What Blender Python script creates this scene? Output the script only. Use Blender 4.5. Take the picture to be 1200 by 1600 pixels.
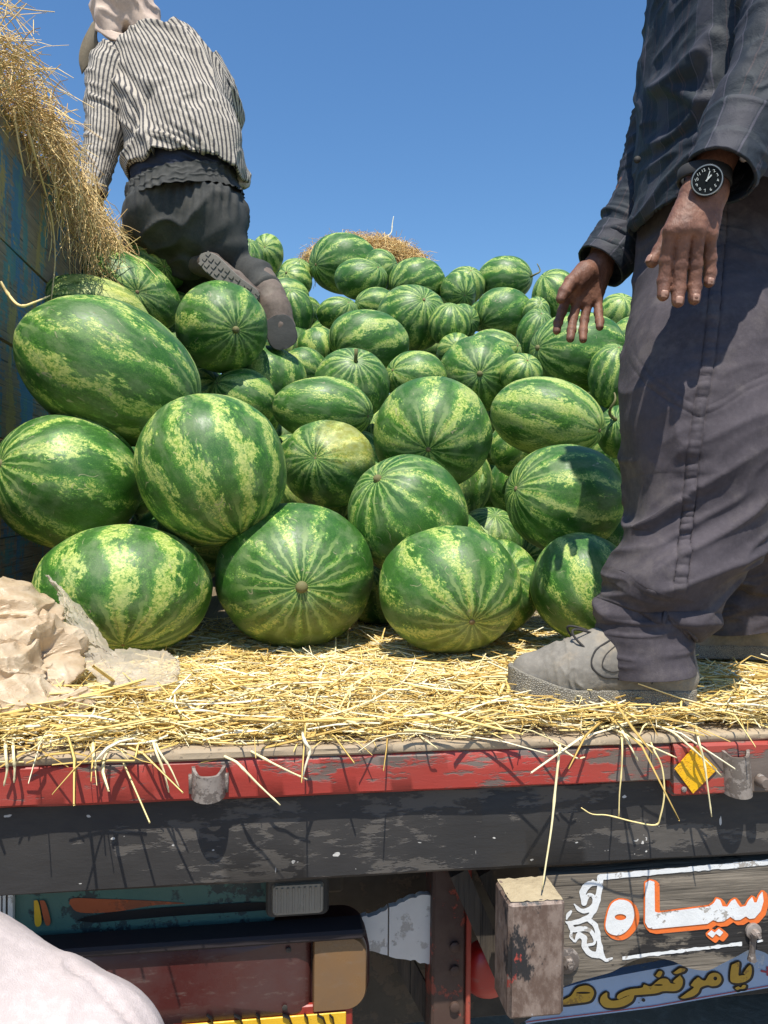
import bpy, math, random
import numpy as np
from mathutils import Vector
for _o in list(bpy.data.objects): bpy.data.objects.remove(_o)
SC = bpy.context.scene
COL = SC.collection
# ------------------------------------------------------------------ camera
FPX = 1230.0
YAW, PITCH, ROLL = math.radians(8), math.radians(.7), .010
CAM = np.array([0, 0, .34])
FW = np.array([math.sin(YAW)*math.cos(PITCH), math.cos(YAW)*math.cos(PITCH), -math.sin(PITCH)])
_hr = np.array([math.cos(YAW), -math.sin(YAW), 0]); _u = np.cross(_hr, FW)
RT = _hr*math.cos(ROLL)+_u*math.sin(ROLL); UP = -_hr*math.sin(ROLL)+_u*math.cos(ROLL)
cam_d = bpy.data.cameras.new('camera'); cam = bpy.data.objects.new('camera', cam_d); COL.objects.link(cam)
cam_d.sensor_fit = 'VERTICAL'; cam_d.sensor_height = 24; cam_d.lens = 24*FPX/1600
cam_d.clip_start = .02; cam_d.clip_end = 3000
from mathutils import Matrix
cam.matrix_world = Matrix(((RT[0], UP[0], -FW[0], CAM[0]), (RT[1], UP[1], -FW[1], CAM[1]), (RT[2], UP[2], -FW[2], CAM[2]), (0, 0, 0, 1)))
SC.camera = cam
# ------------------------------------------------------------------ sky, sun, exposure
SUN_EL, SUN_AZ = math.radians(66), math.radians(9)       # sun behind the camera, 9 degrees to its left
to_sun = Vector((-math.sin(SUN_AZ)*math.cos(SUN_EL), -math.cos(SUN_AZ)*math.cos(SUN_EL), math.sin(SUN_EL)))
W = bpy.data.worlds.new('World'); SC.world = W; W.use_nodes = True
wn = W.node_tree; bg = wn.nodes['Background']
sky = wn.nodes.new('ShaderNodeTexSky'); sky.sky_type = 'NISHITA'; sky.sun_disc = False
sky.sun_elevation = SUN_EL; sky.sun_rotation = math.radians(180+9)
sky.air_density = 1.3; sky.dust_density = .5; sky.ozone_density = 7; sky.altitude = 300
hs_ = wn.nodes.new('ShaderNodeHueSaturation'); hs_.inputs['Saturation'].default_value = 1.12
wn.links.new(sky.outputs[0], hs_.inputs['Color']); wn.links.new(hs_.outputs[0], bg.inputs[0]); bg.inputs[1].default_value = .122
sd = bpy.data.lights.new('sun', 'SUN'); sun = bpy.data.objects.new('sun', sd); COL.objects.link(sun)
sd.energy = 5.0; sd.angle = math.radians(.53); sd.color = (1, .94, .84)
sun.rotation_euler = to_sun.to_track_quat('Z', 'Y').to_euler(); sun.location = (0, -4, 8)
SC.view_settings.view_transform = 'Standard'; SC.view_settings.look = 'None'
SC.view_settings.gamma = 1; SC.view_settings.use_curve_mapping = False; SC.view_settings.exposure = .36
# ------------------------------------------------------------------ helpers
rng = np.random.default_rng(11)
A = lambda *a: np.array(a, float)
def V(px, py, d):
    return CAM + d*FW + (px-600)/FPX*d*RT + (800-py)/FPX*d*UP
def PL(px, py, yp):
    r = FW+(px-600)/FPX*RT+(800-py)/FPX*UP
    return CAM+r*(yp-CAM[1])/r[1]
def PX(px, py, xp):
    r = FW+(px-600)/FPX*RT+(800-py)/FPX*UP
    return CAM+r*(xp-CAM[0])/r[0]
def nrm(v): v = np.asarray(v, float); return v/(np.linalg.norm(v, axis=-1, keepdims=True)+1e-12)
ORG = {}
def org(o): return ORG.get(o.name, np.zeros(3)) if o else np.zeros(3)
def tag(o, label=None, cat=None, group=None, kind=None):
    if label: o['label'] = label
    if cat: o['category'] = cat
    if group: o['group'] = group
    if kind: o['kind'] = kind
    return o
def empty(name, loc, label, cat, group=None):
    o = bpy.data.objects.new(name, None); COL.objects.link(o); o.location = loc; o.empty_display_size = .1
    ORG[o.name] = np.array(loc, float); return tag(o, label, cat, group)
def mesh(name, v, f, m, parent=None, smooth=True, attrs=None, origin=None):
    """v: world coordinates (n,3); f: (k,4)/(k,3) array or list of polygons; attrs {name: (n,) or (n,3)}"""
    v = np.asarray(v, float)
    o_ = org(parent) if parent is not None else (np.asarray(origin, float) if origin is not None else v.mean(0))
    me = bpy.data.meshes.new(name); vv = (v-o_).astype(np.float32)
    if isinstance(f, np.ndarray) and len(f):
        k, s = f.shape
        me.vertices.add(len(vv)); me.vertices.foreach_set('co', vv.ravel())
        me.loops.add(k*s); me.loops.foreach_set('vertex_index', f.astype(np.int32).ravel())
        me.polygons.add(k); me.polygons.foreach_set('loop_start', np.arange(0, k*s, s, dtype=np.int32))
        me.polygons.foreach_set('loop_total', np.full(k, s, np.int32))
        me.update(calc_edges=True)
    else:
        me.from_pydata(vv.tolist(), [], [list(map(int, q)) for q in f])
    me.validate()
    if smooth: me.polygons.foreach_set('use_smooth', np.ones(len(me.polygons), bool))
    for k_, a in (attrs or {}).items():
        a = np.asarray(a, np.float32)
        if a.ndim == 1: at = me.attributes.new(k_, 'FLOAT', 'POINT'); at.data.foreach_set('value', a)
        else: at = me.attributes.new(k_, 'FLOAT_VECTOR', 'POINT'); at.data.foreach_set('vector', a.ravel())
    if m: me.materials.append(m)
    o = bpy.data.objects.new(name, me); COL.objects.link(o)
    if parent is not None: o.parent = parent; ORG[o.name] = o_
    else: o.location = o_; ORG[o.name] = o_
    return o
class MB:
    """collects shapes, builds one mesh"""
    def __init__(s): s.v = []; s.f = []; s.n = 0
    def add(s, v, f):
        s.v.append(np.asarray(v, float)); s.f += [[int(i)+s.n for i in q] for q in f]; s.n += len(v); return s
    def box(s, lo, hi, bev=.0, jit=0.):
        lo, hi = np.minimum(lo, hi).astype(float), np.maximum(lo, hi).astype(float)
        b = min(bev, (hi-lo).min()*.45)
        if b <= 0:
            v = [[(lo, hi)[i][0], (lo, hi)[j][1], (lo, hi)[k][2]] for i in (0, 1) for j in (0, 1) for k in (0, 1)]
            return s.add(v, [(0, 1, 3, 2), (4, 6, 7, 5), (0, 4, 5, 1), (2, 3, 7, 6), (0, 2, 6, 4), (1, 5, 7, 3)])
        import itertools
        v = []; idx = {}
        for c in itertools.product((0, 1), repeat=3):
            for ax in range(3):
                p = [lo[t]+b if c[t] == 0 else hi[t]-b for t in range(3)]
                p[ax] = lo[ax] if c[ax] == 0 else hi[ax]
                idx[c, ax] = len(v); v.append(p)
        f = []
        for ax in range(3):
            o1, o2 = [t for t in range(3) if t != ax]
            for sd_ in (0, 1):
                q = []
                for a_, b_ in ((0, 0), (1, 0), (1, 1), (0, 1)):
                    c = [0]*3; c[ax] = sd_; c[o1] = a_; c[o2] = b_; q.append(idx[tuple(c), ax])
                f.append(q if sd_ else q[::-1])
            for a_ in (0, 1):
                for b_ in (0, 1):
                    c0 = [0]*3; c0[o1] = a_; c0[o2] = b_; c1 = list(c0); c1[ax] = 1
                    f.append([idx[tuple(c0), o1], idx[tuple(c1), o1], idx[tuple(c1), o2], idx[tuple(c0), o2]])
        for c in itertools.product((0, 1), repeat=3): f.append([idx[c, 0], idx[c, 1], idx[c, 2]])
        v = np.array(v)
        return s.add(v, f)
    def tube(s, pts, rad, n=10, cap=True, flat=1.0, ref=(0, 0, 1)):
        pts = np.asarray(pts, float); rad = np.broadcast_to(rad, (len(pts),)).astype(float)
        t = nrm(np.gradient(pts, axis=0)); ref = np.asarray(ref, float)
        if abs((t@ref)).max() > .95: ref = A(1, 0, 0)
        a = nrm(np.cross(t, ref)); b = np.cross(t, a)
        th = np.linspace(0, 2*np.pi, n, endpoint=False)
        v = pts[:, None]+rad[:, None, None]*(np.cos(th)[None, :, None]*a[:, None]+flat*np.sin(th)[None, :, None]*b[:, None])
        m_ = len(pts); f = [(i*n+j, i*n+(j+1) % n, (i+1)*n+(j+1) % n, (i+1)*n+j) for i in range(m_-1) for j in range(n)]
        if cap: f += [list(range(n))[::-1], [(m_-1)*n+j for j in range(n)]]
        return s.add(v.reshape(-1, 3), f)
    def build(s, name, m, parent=None, smooth=False, **k):
        return mesh(name, np.concatenate(s.v), s.f, m, parent, smooth, **k)
def fixn(o):
    import bmesh
    b = bmesh.new(); b.from_mesh(o.data); bmesh.ops.recalc_face_normals(b, faces=b.faces); b.to_mesh(o.data); b.free(); return o
def autosmooth(o, ang=35):
    me = o.data; me.polygons.foreach_set('use_smooth', np.ones(len(me.polygons), bool))
    try: me.set_sharp_from_angle(angle=math.radians(ang))
    except Exception: pass
    return o
# numpy noise
def _h(i, j, k, s):
    n = (i*374761393+j*668265263+k*2147483647+s*1274126177) & 0xffffffff
    n = ((n ^ (n >> 13))*1274126177) & 0xffffffff
    n = ((n ^ (n >> 16))*2246822519) & 0xffffffff
    return ((n ^ (n >> 15)) & 0xffff)/65535.*2-1
def noise(p, s=0):
    p = np.asarray(p, float); i = np.floor(p).astype(np.int64); f = p-i; w = f*f*f*(f*(f*6-15)+10); r = 0
    for a in (0, 1):
        for b in (0, 1):
            for c in (0, 1):
                r = r+_h(i[..., 0]+a, i[..., 1]+b, i[..., 2]+c, s)*(w[..., 0] if a else 1-w[..., 0])*(w[..., 1] if b else 1-w[..., 1])*(w[..., 2] if c else 1-w[..., 2])
    return r
def fbm(p, s=0, o=4):
    r = 0; a = .5
    for k in range(o): r = r+a*noise(np.asarray(p)*2**k, s+k); a *= .5
    return r
def ridge(p, s=0): return (1-np.abs(noise(p, s)))**2.5
def cr(P, n):
    """Catmull-Rom through rows of P, n samples"""
    P = np.asarray(P, float); k = len(P); Q = np.vstack([2*P[0]-P[1], P, 2*P[-1]-P[-2]])
    t = np.linspace(0, k-1-1e-9, n); i = t.astype(int); f = (t-i)[:, None]
    p0, p1, p2, p3 = Q[i], Q[i+1], Q[i+2], Q[i+3]
    return .5*(2*p1+(p2-p0)*f+(2*p0-5*p1+4*p2-p3)*f*f+(3*p1-p0-3*p2+p3)*f**3)
def loft(ctrl, ref, nv=120, nu=96, disp=None, power=2.0, shape=None):
    """ctrl rows: x,y,z,ra,rb ; a along ref-perp side, b along ref. returns v(nv,nu,3), n, uv"""
    C = cr(ctrl, nv); p = C[:, :3]; t = nrm(np.gradient(p, axis=0)); ref = np.asarray(ref, float)
    b = nrm(ref-(t@ref)[:, None]*t); a = np.cross(t, b)
    th = np.linspace(0, 2*np.pi, nu, endpoint=False)
    c, s_ = np.cos(th), np.sin(th)
    k = (np.abs(c)**power+np.abs(s_)**power)**(-1/power)
    c, s_ = c*k, s_*k
    v = p[:, None]+C[:, 3, None, None]*c[None, :, None]*a[:, None]+C[:, 4, None, None]*s_[None, :, None]*b[:, None]
    if shape is not None: v = shape(v, th, np.linspace(0, 1, nv))
    def norm(v):
        du = np.roll(v, -1, 1)-np.roll(v, 1, 1); dv = np.gradient(v, axis=0); n = nrm(np.cross(du, dv))
        out = v-v.mean(1, keepdims=True)
        return np.where((n*out).sum(-1, keepdims=True) < 0, -n, n)
    n = norm(v); L = np.concatenate([[0], np.cumsum(np.linalg.norm(np.diff(p, axis=0), axis=1))])
    U = np.broadcast_to(th[None], v.shape[:2]); Vv = np.broadcast_to(L[:, None], v.shape[:2])
    if disp is not None:
        v = v+n*disp(v, U, Vv)[..., None]
    return v, U, Vv
def gridf(nv, nu, wrap=True):
    i = np.arange(nv-1)[:, None]; j = np.arange(nu if wrap else nu-1)[None]
    return np.stack([i*nu+j, i*nu+(j+1) % nu, (i+1)*nu+(j+1) % nu, (i+1)*nu+j], -1).reshape(-1, 4)
def lobj(name, L, m, parent, close=False, extra=None):
    v, U, Vv = L; nv, nu = v.shape[:2]
    at = {'uu': U.ravel(), 'vv': Vv.ravel()}
    if extra: at.update(extra)
    return mesh(name, v.reshape(-1, 3), gridf(nv, nu), m, parent, True, at)
# signed distance shapes -> mesh (surface nets)
def cap_sd(P, a, b, ra, rb):
    ab = b-a; t = np.clip(((P-a)@ab)/(ab@ab+1e-12), 0, 1)
    return np.linalg.norm(P-a-t[..., None]*ab, axis=-1)-(ra+(rb-ra)*t)
def smin(a, b, k):
    h = np.clip(.5+.5*(b-a)/k, 0, 1); return b+(a-b)*h-k*h*(1-h)
def sdf_mesh(fn, lo, hi, vox, blur=0):
    lo, hi = np.asarray(lo, float), np.asarray(hi, float); n = np.ceil((hi-lo)/vox).astype(int)+1
    g = np.stack(np.meshgrid(*[lo[i]+vox*np.arange(n[i]) for i in range(3)], indexing='ij'), -1)
    S = fn(g); S[0], S[-1], S[:, 0], S[:, -1], S[:, :, 0], S[:, :, -1] = [vox]*6
    ins = S < 0
    c = [ins[a:n[0]-1+a, b:n[1]-1+b, d:n[2]-1+d] for a in (0, 1) for b in (0, 1) for d in (0, 1)]
    cnt = sum(x.astype(int) for x in c); act = (cnt > 0) & (cnt < 8)
    acc = np.zeros(act.shape+(3,)); w = np.zeros(act.shape)
    offs = [(a, b, d) for a in (0, 1) for b in (0, 1) for d in (0, 1)]
    for i in range(8):
        for j in range(i+1, 8):
            oi, oj = offs[i], offs[j]
            if sum(abs(x-y) for x, y in zip(oi, oj)) != 1: continue
            si = S[oi[0]:n[0]-1+oi[0], oi[1]:n[1]-1+oi[1], oi[2]:n[2]-1+oi[2]]
            sj = S[oj[0]:n[0]-1+oj[0], oj[1]:n[1]-1+oj[1], oj[2]:n[2]-1+oj[2]]
            cr_ = (si < 0) != (sj < 0); t = np.where(cr_, si/(si-sj+1e-20), 0)
            pt = np.array(oi)+t[..., None]*(np.array(oj)-np.array(oi))
            acc += np.where(cr_[..., None], pt, 0); w += cr_
    idx = -np.ones(act.shape, int); A_ = np.argwhere(act); idx[act] = np.arange(len(A_))
    v = lo+vox*(A_+acc[act]/w[act][:, None]); F = []
    for ax in range(3):
        o1, o2 = [(1, 2), (2, 0), (0, 1)][ax]
        sl0 = [slice(None)]*3; sl1 = [slice(None)]*3; sl0[ax] = slice(0, -1); sl1[ax] = slice(1, None)
        ch = ins[tuple(sl0)] != ins[tuple(sl1)]
        E_ = np.argwhere(ch); E_ = E_[(E_[:, o1] > 0) & (E_[:, o2] > 0) & (E_[:, o1] < n[o1]-1) & (E_[:, o2] < n[o2]-1)]
        if not len(E_): continue
        q = []
        for a_, b_ in ((1, 1), (0, 1), (0, 0), (1, 0)):
            e = E_.copy(); e[:, o1] -= a_; e[:, o2] -= b_; q.append(idx[e[:, 0], e[:, 1], e[:, 2]])
        q = np.stack(q, -1); fl = ins[E_[:, 0], E_[:, 1], E_[:, 2]]
        q[~fl] = q[~fl][:, ::-1]; F.append(q)
    return v, np.concatenate(F)
# flat ink (lettering): signed distance on a grid, marching squares
def ink(shape_fn, lo, hi, cell, to3d):
    nx, ny = int((hi[0]-lo[0])/cell)+2, int((hi[1]-lo[1])/cell)+2
    X, Y = np.meshgrid(lo[0]+cell*np.arange(nx), lo[1]+cell*np.arange(ny), indexing='ij')
    S = shape_fn(np.stack([X, Y], -1)); v = []; f = []; cache = {}
    def gp(i, j):
        k = (i, j)
        if k not in cache: cache[k] = len(v); v.append((X[i, j], Y[i, j]))
        return cache[k]
    def ep(i, j, a, b):
        k = tuple(sorted(((i, j), (a, b))))
        if k not in cache:
            s0, s1 = S[i, j], S[a, b]; t = s0/(s0-s1)
            cache[k] = len(v); v.append((X[i, j]+t*(X[a, b]-X[i, j]), Y[i, j]+t*(Y[a, b]-Y[i, j])))
        return cache[k]
    I = S < 0
    c = I[:-1, :-1].astype(int)+I[1:, :-1]+I[1:, 1:]+I[:-1, 1:]
    for i, j in np.argwhere(c > 0):
        cs = [(i, j), (i+1, j), (i+1, j+1), (i, j+1)]; poly = []
        for k in range(4):
            p, q = cs[k], cs[(k+1) % 4]
            if I[p]: poly.append(gp(*p))
            if I[p] != I[q]: poly.append(ep(*p, *q))
        if len(poly) >= 3: f.append(poly)
    if not v: return np.zeros((0, 3)), []
    return to3d(np.array(v)), f
def poly_sd(P, poly):
    poly = np.asarray(poly, float); d = np.full(P.shape[:-1], 1e9); s = np.ones(P.shape[:-1])
    n = len(poly)
    for i in range(n):
        a, b = poly[i], poly[i-1]; e = b-a; w = P-a
        t = np.clip((w@e)/(e@e+1e-12), 0, 1); d = np.minimum(d, ((w-t[..., None]*e)**2).sum(-1))
        c1 = P[..., 1] >= a[1]; c2 = P[..., 1] < b[1]; c3 = e[0]*w[..., 1] > e[1]*w[..., 0]
        fl = (c1 & c2 & c3) | (~c1 & ~c2 & ~c3); s = np.where(fl, -s, s)
    return s*np.sqrt(d)
def stroke_sd(P, pts, n=24):
    C = cr(pts, n) if len(pts) > 2 else np.asarray(pts, float); d = np.full(P.shape[:-1], 1e9)
    for i in range(len(C)-1): d = np.minimum(d, cap_sd(P, C[i, :2], C[i+1, :2], C[i, 2], C[i+1, 2]))
    return d
# ------------------------------------------------------------------ materials
class NT:
    def __init__(s, name):
        s.m = bpy.data.materials.new(name); s.m.use_nodes = True; s.t = s.m.node_tree
        s.b = s.t.nodes['Principled BSDF']; s.out = s.t.nodes['Material Output']; s._tc = None
    def n(s, typ, **k):
        nd = s.t.nodes.new('ShaderNode'+typ)
        for a, b in k.items():
            if a.startswith('i_'):
                key = a[2:]; key = int(key) if key.isdigit() else key.replace('_', ' ')
                s.set(nd.inputs[key], b)
            else: setattr(nd, a, b)
        return nd
    def set(s, inp, val):
        if isinstance(val, bpy.types.NodeSocket): s.t.links.new(val, inp)
        elif isinstance(val, (tuple, list)) and len(val) == 3 and inp.type == 'RGBA': inp.default_value = (*val, 1)
        else: inp.default_value = val
    def obj(s):
        if s._tc is None: s._tc = s.n('TexCoord')
        return s._tc.outputs['Object']
    def geo(s): return s.n('NewGeometry').outputs['Position']
    def attr(s, name, typ='GEOMETRY', out='Fac'):
        nd = s.n('Attribute'); nd.attribute_name = name; nd.attribute_type = typ; return nd.outputs[out]
    def map(s, vec, scale=(1, 1, 1), loc=(0, 0, 0)):
        nd = s.n('Mapping'); s.set(nd.inputs[0], vec); s.set(nd.inputs['Scale'], scale); s.set(nd.inputs['Location'], loc); return nd.outputs[0]
    def noise(s, vec, scale, detail=3, rough=.55, dist=0, out=0):
        nd = s.n('TexNoise'); s.set(nd.inputs['Vector'], vec); nd.inputs['Scale'].default_value = scale
        nd.inputs['Detail'].default_value = detail; nd.inputs['Roughness'].default_value = rough; nd.inputs['Distortion'].default_value = dist
        return nd.outputs[out]
    def vor(s, vec, scale, feature='F1', out='Distance'):
        nd = s.n('TexVoronoi', feature=feature); s.set(nd.inputs['Vector'], vec); nd.inputs['Scale'].default_value = scale; return nd.outputs[out]
    def M(s, op, a, b=0., c=0.):
        nd = s.n('Math', operation=op); s.set(nd.inputs[0], a); s.set(nd.inputs[1], b)
        if op in ('MULTIPLY_ADD', 'WRAP', 'COMPARE', 'SMOOTH_MIN'): s.set(nd.inputs[2], c)
        return nd.outputs[0]
    def step(s, x, lo, hi, a=0., b=1.):
        nd = s.n('MapRange', interpolation_type='SMOOTHSTEP'); s.set(nd.inputs[0], x)
        for i, q in enumerate((lo, hi, a, b)): s.set(nd.inputs[1+i], q)
        return nd.outputs[0]
    def mix(s, f, a, b, mode='MIX'):
        nd = s.n('Mix', data_type='RGBA', blend_type=mode); s.set(nd.inputs[0], f); s.set(nd.inputs[6], a); s.set(nd.inputs[7], b); return nd.outputs[2]
    def sep(s, v):
        nd = s.n('SeparateXYZ'); s.set(nd.inputs[0], v); return nd.outputs
    def comb(s, x, y, z):
        nd = s.n('CombineXYZ'); [s.set(nd.inputs[i], q) for i, q in enumerate((x, y, z))]; return nd.outputs[0]
    def bump(s, h, strength=.3, dist=.01, prev=None):
        nd = s.n('Bump'); s.set(nd.inputs['Height'], h); nd.inputs['Strength'].default_value = strength; nd.inputs['Distance'].default_value = dist
        if prev is not None: s.set(nd.inputs['Normal'], prev)
        return nd.outputs[0]
    def done(s, col=None, rough=None, metal=None, normal=None, **k):
        for key, val in (('Base Color', col), ('Roughness', rough), ('Metallic', metal), ('Normal', normal)):
            if val is not None: s.set(s.b.inputs[key], val)
        for a, b in k.items(): s.set(s.b.inputs[a.replace('_', ' ')], b)
        return s.m
def srgb(r, g, b): return tuple(((c/255)/12.92 if c/255 <= .04045 else ((c/255+.055)/1.055)**2.4) for c in (r, g, b))
# ------------------------------------------------------------------ materials of the truck
def mat_paint(name, base, under, wear=.5, scale=6, rough=.55, specks=None, dust=.25, streak=(1, 1, 1), metal=0, dustcol=(.30, .25, .18)):
    t = NT(name); p = t.map(t.obj(), streak)
    n1 = t.noise(p, scale, 6, .65); n2 = t.noise(p, scale*6, 5, .7); n3 = t.noise(t.obj(), 2.2, 4, .6)
    w = t.M('ADD', t.M('MULTIPLY', n1, .6), t.M('MULTIPLY', n2, .4))
    wm = t.step(w, .60-.16*wear, .64-.16*wear)
    cv = t.mix(n1, tuple(c*.72 for c in base), tuple(min(1, c*1.25) for c in base))
    und = t.mix(n2, tuple(c*.6 for c in under), tuple(c*1.4 for c in under))
    c = t.mix(wm, cv, und)
    if specks:
        v = t.noise(t.map(t.obj(), (1, 1, 1.6), (3, 1, 2)), 46, 2, .5); c = t.mix(t.step(v, .745, .76), c, specks)
        v2 = t.noise(t.map(t.obj(), (7, 7, 1.2), (1, 5, 2)), 14, 2, .4); c = t.mix(t.step(v2, .765, .775), c, specks)
    dm = t.M('MULTIPLY', t.step(n3, .35, .75), dust)
    c = t.mix(dm, c, dustcol)
    h = t.M('ADD', t.M('MULTIPLY', wm, -.5), t.M('MULTIPLY', n2, .6))
    return t.done(c, t.step(n2, .2, .8, rough-.12, rough+.2), metal, t.bump(h, .5, .0025))
def mat_wood(name, tones, along=0, paint=None, paint_amt=.5, scale=1., blue=None):
    t = NT(name); sc = [26*scale]*3; sc[along] = 1.6*scale
    oi = t.n('ObjectInfo').outputs['Random']
    p0 = t.n('VectorMath', operation='ADD'); t.set(p0.inputs[0], t.obj()); t.set(p0.inputs[1], t.comb(t.M('MULTIPLY', oi, 7.), t.M('MULTIPLY', oi, 3.), t.M('MULTIPLY', oi, 5.)))
    p0 = p0.outputs[0]
    g = t.noise(t.map(p0, sc), 3, 6, .68, .4); g2 = t.noise(t.map(p0, [x*4 if x > 5 else x for x in sc]), 2, 4, .6); n = t.noise(p0, 3.5, 5, .6)
    c = t.mix(t.step(g, .3, .7), tones[0], tones[1]); c = t.mix(t.step(n, .4, .7), c, tones[2]); c = t.mix(t.step(g2, .58, .66), c, tuple(x*.3 for x in tones[0]))
    if paint:
        for i, (pc, th, sc2, st) in enumerate(paint):
            q = t.noise(t.map(p0, st, (i*3.3, i*1.7, i*.9)), sc2, 7, .7, .3); q2 = t.noise(t.map(p0, sc), 5, 3, .6)
            m_ = t.step(t.M('ADD', q, t.M('MULTIPLY', t.M('SUBTRACT', q2, .5), .25)), th, th+.05)
            pcv = t.mix(t.noise(p0, 20, 4, .6), tuple(x*.6 for x in pc), pc); c = t.mix(m_, c, pcv)
    h = t.M('ADD', t.M('MULTIPLY', g, .6), t.M('MULTIPLY', g2, -.5))
    return t.done(c, .78, 0, t.bump(h, .7, .004))
def mat_plain(name, col, rough=.5, metal=0, var=.25, scale=12, bump=.2, **k):
    t = NT(name); n = t.noise(t.obj(), scale, 5, .6)
    c = t.mix(n, tuple(x*(1-var) for x in col), tuple(min(1, x*(1+var)) for x in col))
    return t.done(c, t.step(n, .2, .8, max(.02, rough-.1), min(1, rough+.1)), metal, t.bump(n, bump, .002) if bump else None, **k)
M_RED = mat_paint('red_paint', (.36, .034, .024), (.13, .10, .085), .62, 5, .5, None, .22, (.5, 1, 2.2))
M_BLK = mat_paint('black_paint', (.026, .025, .025), (.085, .076, .066), .50, 9, .6, (.60, .58, .54), .55, (.45, 1, 1.6), dustcol=(.085, .075, .065))
M_STEEL = mat_paint('worn_steel', (.16, .135, .12), (.30, .26, .23), .8, 14, .5, None, .35, metal=.3)
M_POST = NT('post_paint')
def _post():
    t = M_POST; p = t.map(t.obj(), (1, 1, .55)); n1 = t.noise(p, 16, 6, .7); n2 = t.noise(t.map(p, (1, 1, 1), (2, 3, 1)), 22, 6, .7); n3 = t.noise(p, 70, 4, .7)
    c = t.mix(t.step(n3, .35, .65), (.13, .085, .065), (.25, .19, .155))
    c = t.mix(t.step(n1, .53, .58), c, (.022, .022, .024)); c = t.mix(t.step(n2, .62, .65), c, (.36, .055, .04)); c = t.mix(t.step(n3, .70, .72), c, (.4, .38, .36))
    return t.done(c, .55, .1, t.bump(t.M('ADD', n3, n1), .6, .002))
M_POST = _post()
M_WALL = mat_wood('blue_planks', ((.15, .13, .10), (.36, .28, .19), (.30, .21, .11)), 1,
                  [((.09, .24, .36), .52, 3.2, (1, 1.8, .6)), ((.13, .30, .28), .54, 4, (1, 2.5, .8)), ((.50, .36, .12), .55, 3.6, (1, 2.4, .7))])
M_BOARD = mat_wood('weathered_board', ((.08, .068, .052), (.26, .22, .17), (.15, .125, .095)), 0, [((.022, .020, .019), .49, 5, (.8, 1, 2.2))])
M_DECK = mat_wood('deck_timber', ((.11, .08, .05), (.22, .17, .11), (.17, .13, .08)), 1)
M_EDGE = mat_paint('dusty_edge', (.36, .28, .19), (.20, .16, .12), .4, 14, .85, None, .7, dustcol=(.42, .34, .22))
M_DARK = mat_paint('dark_chassis', (.02, .019, .018), (.06, .045, .035), .5, 6, .7, None, .3)
M_BRACE = mat_wood('dark_brace', ((.03, .025, .02), (.09, .07, .05), (.05, .04, .03)), 2)
M_RPOST = mat_paint('brown_red_paint', (.06, .03, .024), (.26, .05, .03), .45, 9, .6, None, .2)
M_WHITE = mat_paint('chalk_white', (.72, .70, .66), (.45, .42, .38), .2, 8, .6, None, .15)
M_LETW = mat_paint('white_lettering', (.74, .75, .74), (.35, .32, .28), .30, 22, .55, None, .1)
M_LETO = mat_paint('orange_lettering', (.80, .17, .03), (.45, .12, .04), .25, 22, .5, None, .08)
M_LETY = mat_paint('gold_lettering', (.50, .29, .03), (.30, .17, .03), .3, 22, .5, None, .08)
M_LETB = mat_plain('black_lettering', (.008, .008, .009), .45)
M_BLUE = mat_paint('pale_blue_board', (.30, .40, .56), (.40, .44, .5), .3, 7, .45, None, .15)
M_TEAL = mat_paint('teal_paint', (.07, .17, .14), (.03, .05, .05), .45, 9, .5, None, .15)
M_ORANGE = mat_paint('orange_paint', (.45, .10, .03), (.3, .08, .03), .4, 12, .5, None, .1)
M_YEL = mat_paint('yellow_plate', (.80, .47, .02), (.5, .3, .03), .3, 12, .45, None, .1)
M_DIAM = mat_paint('yellow_reflector', (.85, .46, .01), (.75, .38, .01), .5, 10, .3, None, .03)
M_RUB = mat_plain('rubber', (.02, .02, .021), .8, 0, .3, 30, .4)
def lens(name, col, scratch=.3):
    t = NT(name); n = t.noise(t.obj(), 9, 6, .65); n2 = t.noise(t.map(t.obj(), (1, 1, 3)), 30, 4, .7)
    c = t.mix(t.M('MULTIPLY', t.step(n, .35, .7), .5), col, tuple(.5*x+.04 for x in col)); c = t.mix(t.M('MULTIPLY', t.step(n2, .55, .75), scratch), c, (.22, .19, .16))
    return t.done(c, t.step(n, .3, .7, .22, .45), 0, t.bump(n, .1, .002), Coat_Weight=.4, Coat_Roughness=.3)
M_LRED = lens('red_lens', (.070, .016, .014)); M_LAMB = lens('amber_lens', (.20, .11, .045)); M_LCLR = lens('clear_lens', (.24, .22, .18)); M_REFL = lens('red_reflector', (.55, .02, .012))
# ------------------------------------------------------------------ ground
def g_mat():
    t = NT('dusty_ground'); n = t.noise(t.obj(), .35, 8, .6); n2 = t.noise(t.obj(), 14, 6, .7)
    c = t.mix(n, (.17, .14, .11), (.28, .235, .18)); c = t.mix(t.step(n2, .45, .75), c, (.33, .29, .235)); return t.done(c, .9, 0, t.bump(n2, .6, .02))
GZ = -1.28
gx = np.concatenate([-np.geomspace(1500, 4, 24), np.linspace(-3, 3, 13), np.geomspace(4, 1500, 24)])
gv = np.array([[x, y, GZ] for x in gx for y in gx]); nn_ = len(gx)
gf = np.array([[i*nn_+j, (i+1)*nn_+j, (i+1)*nn_+j+1, i*nn_+j+1] for i in range(nn_-1) for j in range(nn_-1)])
gv[:, 2] += .012*fbm(gv*.9, 5)*(np.abs(gv[:, :2]).max(1) < 40)
tag(mesh('ground', gv, gf, g_mat(), origin=(0, 0, GZ)), kind='structure')
# ------------------------------------------------------------------ truck
YE = 1.075; XL, XR, YF = -.70, 1.98, 6.45
truck = empty('truck', (0.6, 3.5, GZ), 'flatbed truck with red and black rear edge beams and blue plank side, loaded with watermelons', 'truck')
zr = PL(600, 1240, YE)[2]; zb = PL(600, 1371, YE+.02)[2]
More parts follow.
